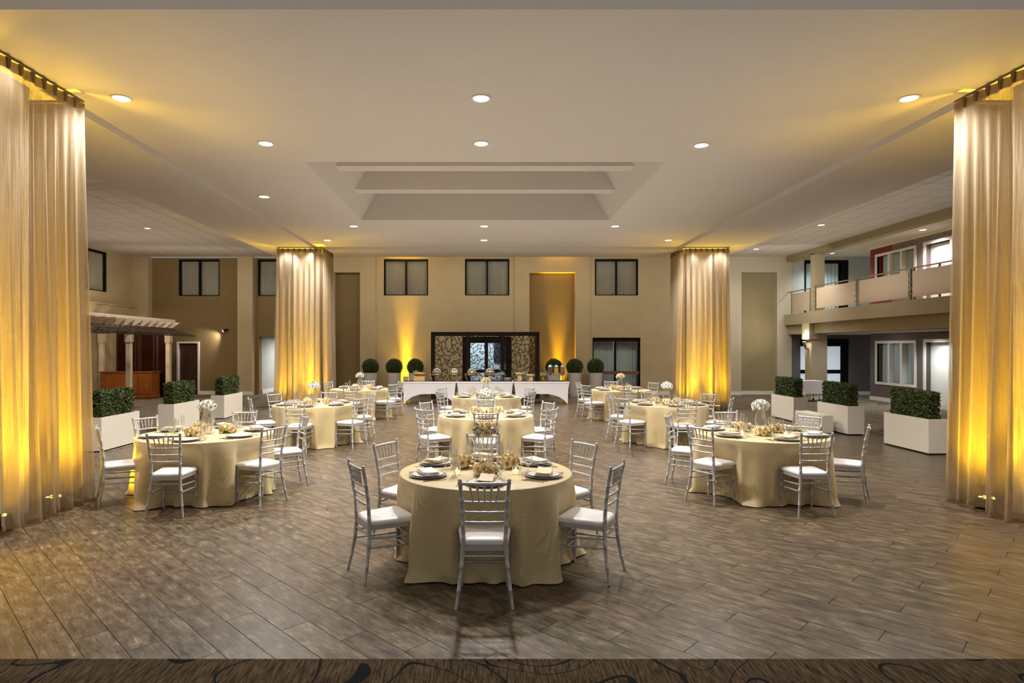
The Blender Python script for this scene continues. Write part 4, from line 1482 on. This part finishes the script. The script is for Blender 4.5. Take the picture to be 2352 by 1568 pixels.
VASE = [(0.0, 0.004), (0.050, 0.0), (0.052, 0.012), (0.060, 0.05), (0.068, 0.10), (0.072, 0.15), (0.068, 0.20), (0.055, 0.26), (0.045, 0.30), (0.044, 0.325), (0.052, 0.345)]
ME_VASE = MB().lathe(VASE, 28, caps=False).mesh('glass_vase', M_GLASS, 60)
vot = thing('votive_candle', 'x', 'candle')
MB().lathe([(0.0, 0.002), (0.026, 0.0), (0.030, 0.01), (0.034, 0.06), (0.036, 0.068)], 18, caps=False).build('glass_cup', M_GLASS, vot, 60)
MB().lathe([(0.024, 0.003), (0.026, 0.032), (0.020, 0.035), (0.0, 0.034)], 14).build('wax', M_WAX, vot, 50)
MB().lathe([(0.0, 0.035), (0.006, 0.043), (0.004, 0.054), (0.0, 0.062)], 8).build('flame', M_FLAME, vot, 60)
PAL = {'mix': 'pwpcps', 'white': 'wwwcw', 'peach': 'pcwcp', 'cream': 'cwpcw'}
vfirst = True
for i, (key, tn, tx, ty, r, chairs, col) in enumerate(TABLES):
    item('glass_vase', ME_VASE, (tx, ty + 0.02, TZ), 0, 'tall hourglass glass vase in the middle of the ' + tn, 'vase', 'centrepiece vases')
    bouquet('rose_bouquet', (tx, ty + 0.02, TZ + 0.335), 0.118, 16, PAL[col], {'mix': 'high bouquet of peach, white and silver roses', 'white': 'high bouquet of white roses', 'peach': 'high bouquet of peach and cream roses', 'cream': 'high bouquet of cream and white roses'}[col] + ' above the ' + tn, 'high rose bouquets', 60 + i)
    base = R(270 if key in ('F', 'C2', 'C3') else 255)
    for k in range(3):
        a = base + 2 * pi * k / 3
        d = 0.245
        low = {'F': 'ppcwp', 'L1': 'ppwcp', 'C2': 'cpwcw', 'C3': 'wcpw'}.get(key, 'cpwcw')
        where = ('on the near side', 'on the far right', 'on the far left')[k]
        bouquet('rose_posy', (tx + d * cos(a), ty + 0.02 + d * sin(a), TZ), 0.105, 12, low, 'low peach and white rose posy %s of the %s' % (where, tn), 'low rose posies', 100 + i * 3 + k, 0.72, 1.02, 0.040)
        b = a + R(62)
        loc = (tx + 0.30 * cos(b), ty + 0.30 * sin(b), TZ)
        lab = 'lit glass votive %s of the centrepiece of the %s' % (('on the near right', 'on the far side', 'on the near left')[k], tn)
        if vfirst:
            vot.location = loc
            vot['label'] = lab
            vot['group'] = 'lit votive candles'
            vfirst = False
        else:
            dup(vot, loc, 0, lab, 'lit votive candles')

# ------------------------------------------------------------------ hedges and topiaries


def leaf_shell(points, seed, lmin=0.018, lmax=0.032):
    r = random.Random(seed)
    mb = MB()
    for p, n in points:
        p, n = Vector(p), Vector(n)
        t = n.cross(Vector((r.uniform(-1, 1), r.uniform(-1, 1), r.uniform(-1, 1)))).normalized()
        b = (n * r.uniform(0.2, 1.0) + n.cross(t) * r.uniform(-1, 1)).normalized()
        l, w = r.uniform(lmin, lmax), r.uniform(0.008, 0.014)
        c = p + n * r.uniform(-0.030, 0.026)
        k = t.cross(b) * 0.005
        mb.add([c - b * l, c + t * w + k, c + b * l, c - t * w + k], [(0, 1, 2), (0, 2, 3)])
    return mb


def hedge_points(x0, y0, z0, x1, y1, z1, n, seed):
    r = random.Random(seed)
    faces = [((x0, y0, z0), (x1 - x0, 0, 0), (0, 0, z1 - z0), (0, -1, 0)), ((x0, y1, z0), (x1 - x0, 0, 0), (0, 0, z1 - z0), (0, 1, 0)),
             ((x0, y0, z0), (0, y1 - y0, 0), (0, 0, z1 - z0), (-1, 0, 0)), ((x1, y0, z0), (0, y1 - y0, 0), (0, 0, z1 - z0), (1, 0, 0)),
             ((x0, y0, z1), (x1 - x0, 0, 0), (0, y1 - y0, 0), (0, 0, 1))]
    ar = [Vector(f[1]).cross(Vector(f[2])).length for f in faces]
    out = []
    for _ in range(n):
        f = r.choices(faces, ar)[0]
        a, b = r.random(), r.random()
        out.append((Vector(f[0]) + Vector(f[1]) * a + Vector(f[2]) * b, f[3]))
    return out


hp = thing('hedge_planter', 'x', 'planter')
pb = MB()
W_, Lg, Hh = 0.355, 1.21, 0.622
for a in ((0, 0, 0.03, W_, 0.02), ):
    pass
pb.box(0, 0, 0.025, W_, 0.02, Hh).box(0, Lg - 0.02, 0.025, W_, Lg, Hh).box(0, 0.02, 0.025, 0.02, Lg - 0.02, Hh).box(W_ - 0.02, 0.02, 0.025, W_, Lg - 0.02, Hh).box(0.02, 0.02, 0.025, W_ - 0.02, Lg - 0.02, 0.05)
pb.build('planter_box', M_PLANTER, hp)
MB().box(0.02, 0.02, 0.0, W_ - 0.02, Lg - 0.02, 0.025).build('plinth', M_BODY, hp)
MB().box(0.02, 0.02, 0.5, W_ - 0.02, Lg - 0.02, 0.56).build('soil', M_SOIL, hp)
hb = (0.07, 0.13, 0.58, 0.285, 1.10, 1.07)
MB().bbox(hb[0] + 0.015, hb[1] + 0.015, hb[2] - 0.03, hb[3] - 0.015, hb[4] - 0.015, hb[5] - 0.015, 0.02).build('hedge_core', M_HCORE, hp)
fo = leaf_shell(hedge_points(*hb, 7500, 5), 6).build('foliage', M_HEDGE, hp)
fo['kind'] = 'stuff'
HL = [(-6.89 - W_, 11.0, 'first of the left row, by the curtain'), (-6.91 - W_, 13.6, 'second of the left row'), (-6.88 - W_, 16.14, 'third of the left row, toward the back'),
      (7.76, 10.76, 'first of the right row, by the curtain'), (7.76, 13.16, 'second of the right row'), (7.77, 15.5, 'third of the right row, by the white cart')]
for i, (x, y, s) in enumerate(HL):
    lab = 'white rectangular planter with clipped boxwood hedge, ' + s
    if i == 0:
        hp.location = (x, y, 0.006); hp['label'] = lab; hp['group'] = 'hedge planters along the floor edge'
    else:
        dup(hp, (x, y, 0.006), 0, lab, 'hedge planters along the floor edge')
tag(MB().bbox(7.30, 13.45, 0.006, 7.62, 14.5, 0.40, 0.01).build('low_box', M_PLANTER), 'low plain white box standing beside the second right hedge planter', 'box')

tp = thing('topiary_planter', 'x', 'planter')
MB().lathe([(0.185, 0.0), (0.19, 0.01), (0.262, 0.90), (0.262, 0.915), (0.245, 0.915), (0.24, 0.84), (0.0, 0.84)], 32).build('pot', M_POT, tp, 40)
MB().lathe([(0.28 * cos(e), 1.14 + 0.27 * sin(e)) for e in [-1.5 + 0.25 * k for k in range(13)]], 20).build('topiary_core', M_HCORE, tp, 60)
r = random.Random(9)
pts = []
for _ in range(4200):
    z = r.uniform(-0.97, 1)
    a = r.uniform(0, 2 * pi)
    c_ = sqrt(1 - z * z)
    n = (c_ * cos(a), c_ * sin(a), z)
    pts.append(((n[0] * 0.30, n[1] * 0.30, 1.14 + n[2] * 0.295), n))
fo = leaf_shell(pts, 10).build('foliage', M_HEDGE, tp)
fo['kind'] = 'stuff'
for i, (x, s) in enumerate(((-4.46, 'leftmost of the three left of the buffet'), (-3.54, 'beside the left amber wall light'), (-2.72, 'behind the bread basket'),
                            (2.62, 'behind the drink dispensers'), (3.43, 'right of the drink dispensers'), (4.24, 'before the sliding glass door'))):
    lab = 'round boxwood topiary in a tall grey pot, ' + s
    if i == 0:
        tp.location = (x, 23.72, 0); tp['label'] = lab; tp['group'] = 'ball topiaries along the back wall'
    else:
        dup(tp, (x, 23.72 - (0.0 if abs(x) > 2.8 else 0.05), 0), 0.7 * i, lab, 'ball topiaries along the back wall')

# ------------------------------------------------------------------ buffet
BY0, BY1, BH = 20.4, 21.16, 0.752


def stretch_cover(x0, x1, label):
    W2, D2 = (x1 - x0) / 2, (BY1 - BY0) / 2
    t = thing('folding_table', label[0], 'table', ((x0 + x1) / 2, (BY0 + BY1) / 2, 0), 0, 'buffet tables')
    MB().bbox(-W2 + 0.02, -D2 + 0.02, BH - 0.04, W2 - 0.02, D2 - 0.02, BH - 0.006, 0.005).build('tabletop', M_WOODL, t)
    for s in (1, -1):
        for u in (1, -1):
            MB().tube([(s * (W2 - 0.07), u * (D2 - 0.06), 0.008), (s * (W2 - 0.07), u * (D2 - 0.06), BH - 0.04)], 0.014, 8).build('leg', M_STEEL, t, 40)
    mb = MB()
    mb.bbox(-W2, -D2, BH - 0.004, W2, D2, BH, 0.0015)
    mb.bbox(-W2 - 0.004, -D2 - 0.004, BH - 0.05, W2 + 0.004, -D2 + 0.006, BH - 0.004, 0.002)

    def side(hw, arch, put):
        NU, NV = 41, 14

        def fn(i, j):
            u = i / (NU - 1) * 2 - 1
            t_ = j / (NV - 1)
            a = abs(u)
            bot = arch * max(0.0, 1 - ((a) / 0.97) ** 2.6) ** 0.8 if a < 0.97 else 0.0
            z = BH - 0.004 + (0.008 + bot - BH + 0.004) * t_
            tap = 1 - 0.055 * sin(min(1, (1 - z / BH) * 1.6) * pi / 2)
            return put(u * hw * tap, z, (1 - tap))
        mb.grid(fn, NU, NV)
    side(W2, 0.34, lambda a, z, k: (a, -D2 + D2 * k * 1.2, z))
    side(W2, 0.34, lambda a, z, k: (a, D2 - D2 * k * 1.2, z))
    side(D2, 0.34, lambda a, z, k: (W2 * (1 - k), a, z))
    side(D2, 0.34, lambda a, z, k: (-W2 * (1 - k), a, z))
    o = mb.build('stretch_cover', M_SPAN, None, 40)
    o.location = ((x0 + x1) / 2, (BY0 + BY1) / 2, 0)
    tag(o, label[1], 'table cover', 'white stretch covers of the buffet')
    rn = MB().bbox(x0 + 0.02, BY0 + 0.05, BH + 0.0005, x1 - 0.02, BY1 - 0.04, BH + 0.008, 0.002).build('serving_board', M_BGLASS)
    tag(rn, label[2], 'board', 'black glass boards on the buffet')


for (a, b), s in (((-2.79, -0.99), 'left'), ((-0.97, 0.91), 'middle'), ((0.93, 2.78), 'right')):
    what = {'left': 'under the bread basket', 'middle': 'under the chafing dishes, in the middle', 'right': 'under the drink dispensers'}[s]
    stretch_cover(a, b, ('folding table of the buffet hidden ' + what, 'white stretch cover with arched hem, ' + what, 'black glass board on the buffet ' + what))
BZ = BH + 0.009


def chafer(x, s, first=None):
    t = thing('chafing_dish', 'round roll-top chafing dish with smoked dome and brass legs, ' + s, 'chafing dish', (x, 20.78, BZ), 0, 'chafing dishes on the buffet')
    MB().lathe([(0.0, 0.175), (0.14, 0.17), (0.185, 0.19), (0.19, 0.215), (0.18, 0.215), (0.13, 0.185), (0, 0.183)], 28).build('pan', M_STEEL, t, 40)
    MB().lathe([(0.187 * cos(e), 0.215 + 0.235 * sin(e)) for e in [0.0, 0.25, 0.5, 0.75, 1.0, 1.25, 1.45, 1.565]], 28, caps=False).build('dome', M_DOME, t, 60)
    for s_ in (1, -1):
        pts = [(s_ * 0.205, 0, 0.23), (s_ * 0.215, 0, 0.17), (s_ * 0.195, 0, 0.09), (s_ * 0.165, 0, 0.03), (s_ * 0.185, 0, 0.008)]
        for u in (1, -1):
            MB().tube([(p[0], u * (0.03 + (0.23 - p[2]) * 0.28), p[2]) for p in pts], 0.008, 6).build('leg', M_GOLD, t, 60)
    MB().tube([(0.2 * cos(a), 0.2 * sin(a), 0.222) for a in [2 * pi * k / 24 for k in range(25)]], 0.008, 6, False).build('rim', M_GOLD, t, 60)
    MB().tube([(-0.26, 0.0, 0.222), (-0.2, 0, 0.222)], 0.008, 6).build('handle', M_GOLD, t, 60)
    MB().lathe([(0.0, 0.0), (0.05, 0.0), (0.055, 0.03), (0.05, 0.04), (0, 0.04)], 16, 0, 0, 0.001).build('burner', M_STEEL, t, 40)
    return t


for x, s in ((-1.65, 'next to the bread basket'), (-1.07, 'second from the bread basket'), (-0.47, 'third from the bread basket'), (0.13, 'behind the middle bouquets')):
    chafer(x, s)
for k in range(7):
    item('stacked_plate', ME_PLATE, (-2.70, 20.72, BZ + 0.0225 * k), 0, 'white plate, %s of the stack at the left end of the buffet' % ['lowest', 'second from the bottom', 'third from the bottom', 'fourth from the bottom', 'fifth from the bottom', 'sixth from the bottom', 'topmost'][k], 'plate', 'plates stacked at the left buffet end')
for k in range(5):
    item('stacked_plate', ME_PLATE, (0.72, 20.72, BZ + 0.0225 * k), 0, 'white plate, %s of the stack beside the potted greenery mid-buffet' % (['lowest', 'second from the bottom', 'middle one', 'second from the top', 'topmost'][k]), 'plate', 'plates stacked mid-buffet')
t = thing('wooden_crate', 'pale wooden crate under the bread basket on the buffet', 'crate', (-2.24, 20.75, BZ))
for k in range(3):
    MB().bbox(-0.18, -0.12, 0.003 + 0.052 * k, 0.18, -0.108, 0.05 + 0.052 * k, 0.002).build('slat', M_WOODL, t)
    MB().bbox(-0.18, 0.108, 0.003 + 0.052 * k, 0.18, 0.12, 0.05 + 0.052 * k, 0.002).build('slat', M_WOODL, t)
MB().box(-0.18, -0.107, 0.002, -0.168, 0.107, 0.158).box(0.168, -0.107, 0.002, 0.18, 0.107, 0.158).box(-0.167, -0.107, 0.15, 0.167, 0.107, 0.158).build('side', M_WOODL, t)
bk = tag(MB().lathe([(0.0, 0.0), (0.15, 0.0), (0.20, 0.05), (0.225, 0.085), (0.215, 0.085), (0.19, 0.05), (0.14, 0.012), (0, 0.012)], 28).build('bread_basket', M_WICK, None, 50), 'wide wicker bread basket on the wooden crate', 'basket')
bk.location = (-2.24, 20.75, BZ + 0.160)
bk.scale = (1, 0.75, 1)
rb = random.Random(4)
ME_ROLL = MB().lathe([(0.0, -0.03), (0.03, -0.024), (0.042, 0.0), (0.034, 0.022), (0.015, 0.032), (0, 0.034)], 12).mesh('bread_roll', M_BREAD, 60)
for k in range(16):
    a = k * 2.4
    rr = 0.155 * sqrt((k + 0.5) / 16)
    item('bread_roll', ME_ROLL, (-2.24 + rr * cos(a), 20.75 + rr * 0.72 * sin(a), BZ + 0.235 + 0.035 * (1 - rr / 0.155)), a, 'golden bread roll heaped in the wicker basket', 'bread', 'bread rolls in the basket')


def succulent(x, y, z, pot, s, sc=1.0):
    t = thing('potted_succulent', 'pale green spiky plant ' + s, 'plant', (x, y, z), x * 5, 'spiky plants on the buffet')
    if pot == 'glass':
        MB().lathe([(0.0, 0.003), (0.045, 0.0), (0.05, 0.02), (0.048, 0.15), (0.05, 0.16)], 18, caps=False).build('vase', M_GLASS, t, 50)
        MB().tube([(0, 0, 0.01), (0.005, 0, 0.17)], 0.012, 6).build('stem', M_LEAF, t, 60)
        z0 = 0.16
    else:
        MB().lathe([(0.0, 0.0), (0.075, 0.0), (0.078, 0.08), (0.055, 0.10), (0.06, 0.15), (0.05, 0.15), (0.0, 0.13)], 18).build('vase', M_GOLD, t, 40)
        z0 = 0.14
    r = random.Random(int(x * 100) + 500)
    mb = MB()
    for k in range(26):
        a = k * 2.4
        e = R(25 + 60 * k / 26)
        d = Vector((cos(a) * cos(e), sin(a) * cos(e), sin(e)))
        sd = Vector((-sin(a), cos(a), 0))
        l = 0.17 * sc * r.uniform(0.8, 1.1)
        b = Vector((0, 0, z0))
        m_ = b + d * l * 0.5
        mb.add([b, m_ + sd * 0.014, b + d * l + Vector((0, 0, 0.02)), m_ - sd * 0.014, m_ - d.cross(sd) * 0.008], [(0, 1, 4), (1, 2, 4), (2, 3, 4), (3, 0, 4), (0, 3, 2, 1)])
    mb.build('leaf_rosette', M_SUCC, t)
    return t


succulent(-2.38, 21.02, BZ, 'glass', 'behind the bread basket', 1.2)
succulent(0.53, 20.9, BZ, 'glass', 'beside the mid-buffet plate stack')
succulent(1.33, 21.0, BZ, 'glass', 'between the two ruffled bowls')
succulent(1.93, 20.75, BZ, 'jar', 'in a brass jar beside the drink dispensers')
for x, h, s in ((1.14, 0.19, 'taller wooden pedestal'), (1.52, 0.135, 'shorter wooden pedestal')):
    t = thing('food_pedestal', 'light ' + s + ' with small wire feet on the buffet', 'pedestal', (x, 20.72, BZ), 0, 'wooden pedestals on the buffet')
    MB().bbox(-0.062, -0.062, 0.0, 0.062, 0.062, h, 0.004).build('block', M_WOODL, t)
    for s_ in (1, -1):
        MB().tube([(s_ * 0.064, 0, 0.03), (s_ * 0.10, 0, 0.03), (s_ * 0.10, 0, 0.004)], 0.006, 6).build('foot', M_STEEL, t, 50)
    mb = MB()
    NU = 60
    rows = [(0.05, 0.0), (0.09, 0.02), (0.125, 0.055), (0.135, 0.075)]
    mb.grid(lambda i, j: ((rows[j][0] + 0.012 * j / 3 * sin(12 * 2 * pi * i / NU)) * cos(2 * pi * i / NU), (rows[j][0] + 0.012 * j / 3 * sin(12 * 2 * pi * i / NU)) * sin(2 * pi * i / NU), rows[j][1] + 0.012 * j / 3 * cos(12 * 2 * pi * i / NU)), NU, 4, True)
    mb.f.append(tuple(range(NU - 1, -1, -1)))
    rows2 = [(0.12, 0.05), (0.08, 0.075), (0.02, 0.085)]
    mb.grid(lambda i, j: (rows2[j][0] * cos(2 * pi * i / NU), rows2[j][0] * sin(2 * pi * i / NU), rows2[j][1]), NU, 3, True)
    o = mb.build('ruffled_bowl', mat('ivory_bowl', lin(240, 232, 200), 0.5), None, 60)
    o.location = (x, 20.72, BZ + h + 0.001)
    tag(o, 'ivory ruffled bowl on the ' + s, 'bowl', 'ruffled bowls on the buffet')
for x, jm, fl, s in ((2.17, M_JRED, 0.20, 'filled with dark red juice'), (2.375, M_JORG, 0.24, 'filled with orange juice'), (2.59, M_JAMB, 0.24, 'filled with amber tea')):
    t = thing('drink_dispenser', 'clear cylindrical drink dispenser ' + s, 'drink dispenser', (x, 20.72, BZ), 0, 'drink dispensers on the buffet')
    MB().lathe([(0.082, 0.0), (0.085, 0.012), (0.08, 0.02), (0.0, 0.02)], 24).build('base', M_STEEL, t, 40)
    MB().box(-0.012, 0.05, 0.02, 0.012, 0.075, 0.20).box(-0.05, 0.02, 0.18, 0.05, 0.075, 0.2).build('stand', M_STEEL, t)
    MB().lathe([(0.078, 0.20), (0.08, 0.215), (0.08, 0.46)], 24, caps=False).build('tank', M_GLASS, t, 50)
    MB().lathe([(0.0, 0.202), (0.074, 0.205), (0.075, 0.205 + fl), (0.0, 0.206 + fl)], 24).build('juice', jm, t, 50)
    MB().lathe([(0.083, 0.46), (0.083, 0.475), (0.07, 0.515), (0.04, 0.54), (0.012, 0.548), (0.014, 0.565), (0, 0.57)], 24).build('lid', M_STEEL, t, 40)
    MB().tube([(0, -0.07, 0.215), (0, -0.11, 0.215), (0, -0.11, 0.17)], 0.011, 8).build('spigot', M_STEEL, t, 50)

# lattice screen behind the buffet
t = thing('lattice_screen', 'espresso three-panel screen with a crackle lattice behind the buffet', 'screen', (0, 22.6, 0))
SX0, SX1, SH = -2.02, 1.97, 2.46
PX = [SX0, -0.72, 0.545, SX1]
MB().bbox(SX0, -0.06, SH - 0.14, SX1, 0.06, SH, 0.004).build('top_beam', M_ESPR, t)
MB().bbox(SX0, -0.06, 0.0, SX1, 0.06, 0.1, 0.004).build('bottom_beam', M_ESPR, t)
for x0 in (SX0, -0.72, 0.545, SX1 - 0.145):
    MB().bbox(x0, -0.06, 0.1, x0 + 0.145, 0.06, SH - 0.14, 0.004).build('post', M_ESPR, t)


def lattice(x0, x1, z0, z1, seed):
    r = random.Random(seed)
    pts = []
    nx, nz = 8, 15
    for i in range(nx + 1):
        for j in range(nz + 1):
            fx, fz = i / nx, j / nz
            jx = 0 if i in (0, nx) else r.uniform(-0.42, 0.42) / nx
            jz = 0 if j in (0, nz) else r.uniform(-0.42, 0.42) / nz
            pts.append(Vector((x0 + (x1 - x0) * (fx + jx), z0 + (z1 - z0) * (fz + jz))))
    v, e, f, *_ = geometry.delaunay_2d_cdt(pts, [], [], 0, 1e-6)
    es = set()
    for t_ in f:
        for a, b in zip(t_, t_[1:] + t_[:1]):
            es.add((min(a, b), max(a, b)))
    deg = {}
    for a, b in es:
        deg[a] = deg.get(a, 0) + 1
        deg[b] = deg.get(b, 0) + 1
    es = sorted(es)
    r.shuffle(es)
    keep = []
    for a, b in es:
        if deg[a] > 3 and deg[b] > 3 and r.random() < 0.85:
            deg[a] -= 1
            deg[b] -= 1
            continue
        keep.append((a, b))
    mb = MB()
    w = 0.0105
    for a, b in keep:
        p, q_ = v[a], v[b]
        d = (q_ - p)
        if d.length < 1e-5:
            continue
        d.normalize()
        n = Vector((-d.y, d.x)) * w
        p, q_ = p - d * 0.004, q_ + d * 0.004
        mb.prism([tuple(p + n), tuple(p - n), tuple(q_ - n), tuple(q_ + n)], 'y', -0.012, 0.012)
    return mb


for k, (x0, x1) in enumerate(((SX0 + 0.145, -0.72), (-0.575, 0.545), (0.69, SX1 - 0.145))):
    o = lattice(x0, x1, 0.1, SH - 0.14, 70 + k).build('lattice', M_ESPR, t)
    o['kind'] = 'stuff'

# ------------------------------------------------------------------ bar corner with pergola, left
t = thing('pergola', 'white and brown slatted pergola over the bar corner', 'pergola', (0, 0, 0))
for x, y in ((-11.45, 17.2), (-11.45, 19.7), (-11.45, 22.15), (-14.31, 22.86)):
    p = MB().bbox(x - 0.075, y - 0.075, 0.006, x + 0.075, y + 0.075, 2.06, 0.008).build('post', M_CREAM, t)
    MB().bbox(x - 0.1, y - 0.1, 2.06, x + 0.1, y + 0.1, 2.40, 0.01).build('capital', M_CREAM, p)
MB().bbox(-11.62, 15.5, 2.80, -11.40, 22.55, 2.90, 0.01).bbox(-11.62, 15.5, 2.60, -11.52, 22.5, 2.80, 0.008).build('cornice', M_CREAM, t)
prof = [(-14.0, 2.80), (-14.0, 2.66), (-11.52, 2.60), (-11.40, 2.60), (-11.33, 2.63), (-11.30, 2.68), (-11.24, 2.70), (-11.18, 2.75), (-11.17, 2.80)]
tail = MB().prism([(a, b) for a, b in prof], 'y', -0.045, 0.045).mesh('rafter', M_CREAM)
for k in range(15):
    place('rafter', tail, t, (0, 15.7 + k * 0.475, 0))
sm = MB().prism([(-11.62, 2.62), (-11.62, 2.65), (-10.60, 2.34), (-10.60, 2.31)], 'y', -0.022, 0.022).mesh('slat', M_SLATB)
for k in range(24):
    place('slat', sm, t, (0, 15.6 + k * 0.285, 0))
MB().bbox(-10.64, 15.5, 2.285, -10.58, 22.35, 2.32, 0.004).build('eave_rail', M_SLATB, t)
MB().bbox(-11.5, 15.5, 2.40, -11.4, 22.4, 2.52, 0.006).build('lintel', M_CREAM, t)

t = thing('bar_cabinet', 'amber wood bar cabinet with four doors under the pergola', 'cabinet', (-14.2, 22.55, 0.006))
CW, CD, CHh = 1.95, 0.55, 1.0
MB().bbox(0.02, 0.02, 0.06, CW - 0.02, CD, CHh - 0.05, 0.004).box(0.04, 0.05, 0, CW - 0.04, CD, 0.06).build('body', M_ORANGE, t)
MB().bbox(-0.02, -0.02, CHh - 0.05, CW + 0.02, CD, CHh, 0.01).build('top', M_ORANGE, t)
MB().bbox(0.0, -0.01, 0.02, CW, CD, 0.12, 0.01).build('plinth', M_ORANGE, t)
for k in range(4):
    x0 = 0.09 + k * 0.445
    dr = MB().bbox(x0, 0.0, 0.16, x0 + 0.425, 0.03, CHh - 0.12, 0.008).build('door', M_ORANGE, t)
    MB().lathe([(0, -0.012), (0.012, -0.006), (0.012, 0.006), (0, 0.012)], 8, x0 + (0.395 if k % 2 == 0 else 0.03), -0.012, 0.52).build('knob', M_STEEL, dr, 60)
for k, (a, b, s) in enumerate(((-14.0, -13.25, 'on the left'), (-13.1, -12.55, 'in the middle'), (-12.45, -12.0, 'on the right by the pergola post'))):
    t = thing('louvered_shutter', 'dark mahogany louvered shutter behind the bar cabinet ' + s, 'shutter', (a, 23.25, 0.006), 0, 'bar shutters')
    W2 = b - a
    MB().box(0, 0, 0, 0.06, 0.05, 2.5).box(W2 - 0.06, 0, 0, W2, 0.05, 2.5).box(0.06, 0, 2.42, W2 - 0.06, 0.05, 2.5).box(0.06, 0, 0, W2 - 0.06, 0.05, 0.1).build('frame', M_MAHOG, t)
    lm = MB().prism([(-0.005, 0.0), (0.0, -0.008), (0.05, 0.035), (0.045, 0.043)], 'x', 0.06, W2 - 0.06).mesh('louver', M_MAHOG)
    for j in range(38):
        place('louver', lm, t, (0, 0, 0.13 + j * 0.06))
tag(MB().box(-14.02, 23.31, 0.006, -11.98, 23.36, 2.52).build('backing_board', M_MAHOG), 'dark mahogany backing board behind the bar shutters', 'panel')

light('pergola_lamp', 'POINT', (-12.7, 20.9, 2.15), None, 55, (1.0, 0.80, 0.58), None, shadow_soft_size=0.1)
# wall spotlight beside the brown door
t = thing('wall_spotlight', 'small black wall spotlight with a bright lens by the brown door', 'spotlight', (-10.36, YR, 2.60))
MB().tube([(0, 0.0, 0), (0, -0.10, 0)], 0.05, 14).build('base', M_BODY, t, 40)
MB().tube([(0, -0.08, 0.01), (-0.03, -0.13, -0.02)], 0.015, 8).build('arm', M_BODY, t, 40)
MB().tube([(0.0, -0.13, 0.0), (-0.09, -0.19, -0.055)], [0.042, 0.05], 14).build('head', M_BODY, t, 40)
MB().tube([(-0.091, -0.191, -0.056), (-0.094, -0.193, -0.058)], 0.046, 14).build('lens', M_WLENS, t, 40)
light('spot_lamp', 'SPOT', (-0.11, -0.21, -0.07), (-1.6, -0.14, -1.0), 70, NEUT, t, spot_size=R(95), spot_blend=0.7, shadow_soft_size=0.04)

# sconce on the gallery column
t = thing('wall_sconce', 'curved bronze wall sconce on the balcony column', 'sconce', (11.72, 22.3, 1.86))
MB().tube([(0.0, 0, -0.02), (-0.06, 0, -0.02), (-0.10, 0, 0.02), (-0.13, 0, 0.12), (-0.17, 0, 0.24)], [0.04, 0.045, 0.045, 0.05, 0.055], 12).build('shade', M_RAIL, t, 50)
MB().lathe([(0.05, 0), (0.0, 0.01)], 12, -0.172, 0, 0.243).build('lens', M_WLENS, t, 60)
light('sconce_lamp', 'POINT', (-0.13, -0.05, 0.40), None, 38, NEUT, t, shadow_soft_size=0.04)
light('panel_wash', 'SPOT', (-0.4, 0.6, 0.5), (-1.0, 2.3, 0.6), 30, WARM, t, spot_size=R(70), spot_blend=1.0, shadow_soft_size=0.08)

# cloth-covered service cart
t = thing('service_cart', 'rolling service cart under a short white cloth near the balcony column', 'cart', (11.38, 21.55, 0.006))
MB().bbox(-0.33, -0.24, 0.68, 0.33, 0.24, 0.71, 0.004).build('tray', M_STEEL, t)
for s in (1, -1):
    for u in (1, -1):
        MB().tube([(s * 0.22, u * 0.2, 0.06), (s * 0.22, u * 0.2, 0.68)], 0.012, 8).build('leg', M_STEEL, t, 40)
        MB().tube([(s * 0.22 - 0.012, u * 0.2, 0.045), (s * 0.22 + 0.012, u * 0.2, 0.045)], 0.045, 14).build('wheel', M_RUBBER, t, 40)
MB().box(-0.24, -0.22, 0.20, 0.24, 0.22, 0.215).build('shelf', M_STEEL, t)
ct = MB()
ct.grid(lambda i, j: ([(-0.345, -0.255), (0.345, -0.255), (0.345, 0.255), (-0.345, 0.255)][i % 4][0] * (1.0 + 0.03 * j), [(-0.345, -0.255), (0.345, -0.255), (0.345, 0.255), (-0.345, 0.255)][i % 4][1] * (1.0 + 0.03 * j), 0.725 - 0.15 * j + (0.0 if j == 0 else 0.0)), 4, 4, True)
ct.f.append((0, 1, 2, 3))
o = ct.build('cart_cloth', M_SPAN)
o.location = (11.38, 21.55, 0.006)
tag(o, 'white cloth hanging over the service cart', 'cloth')
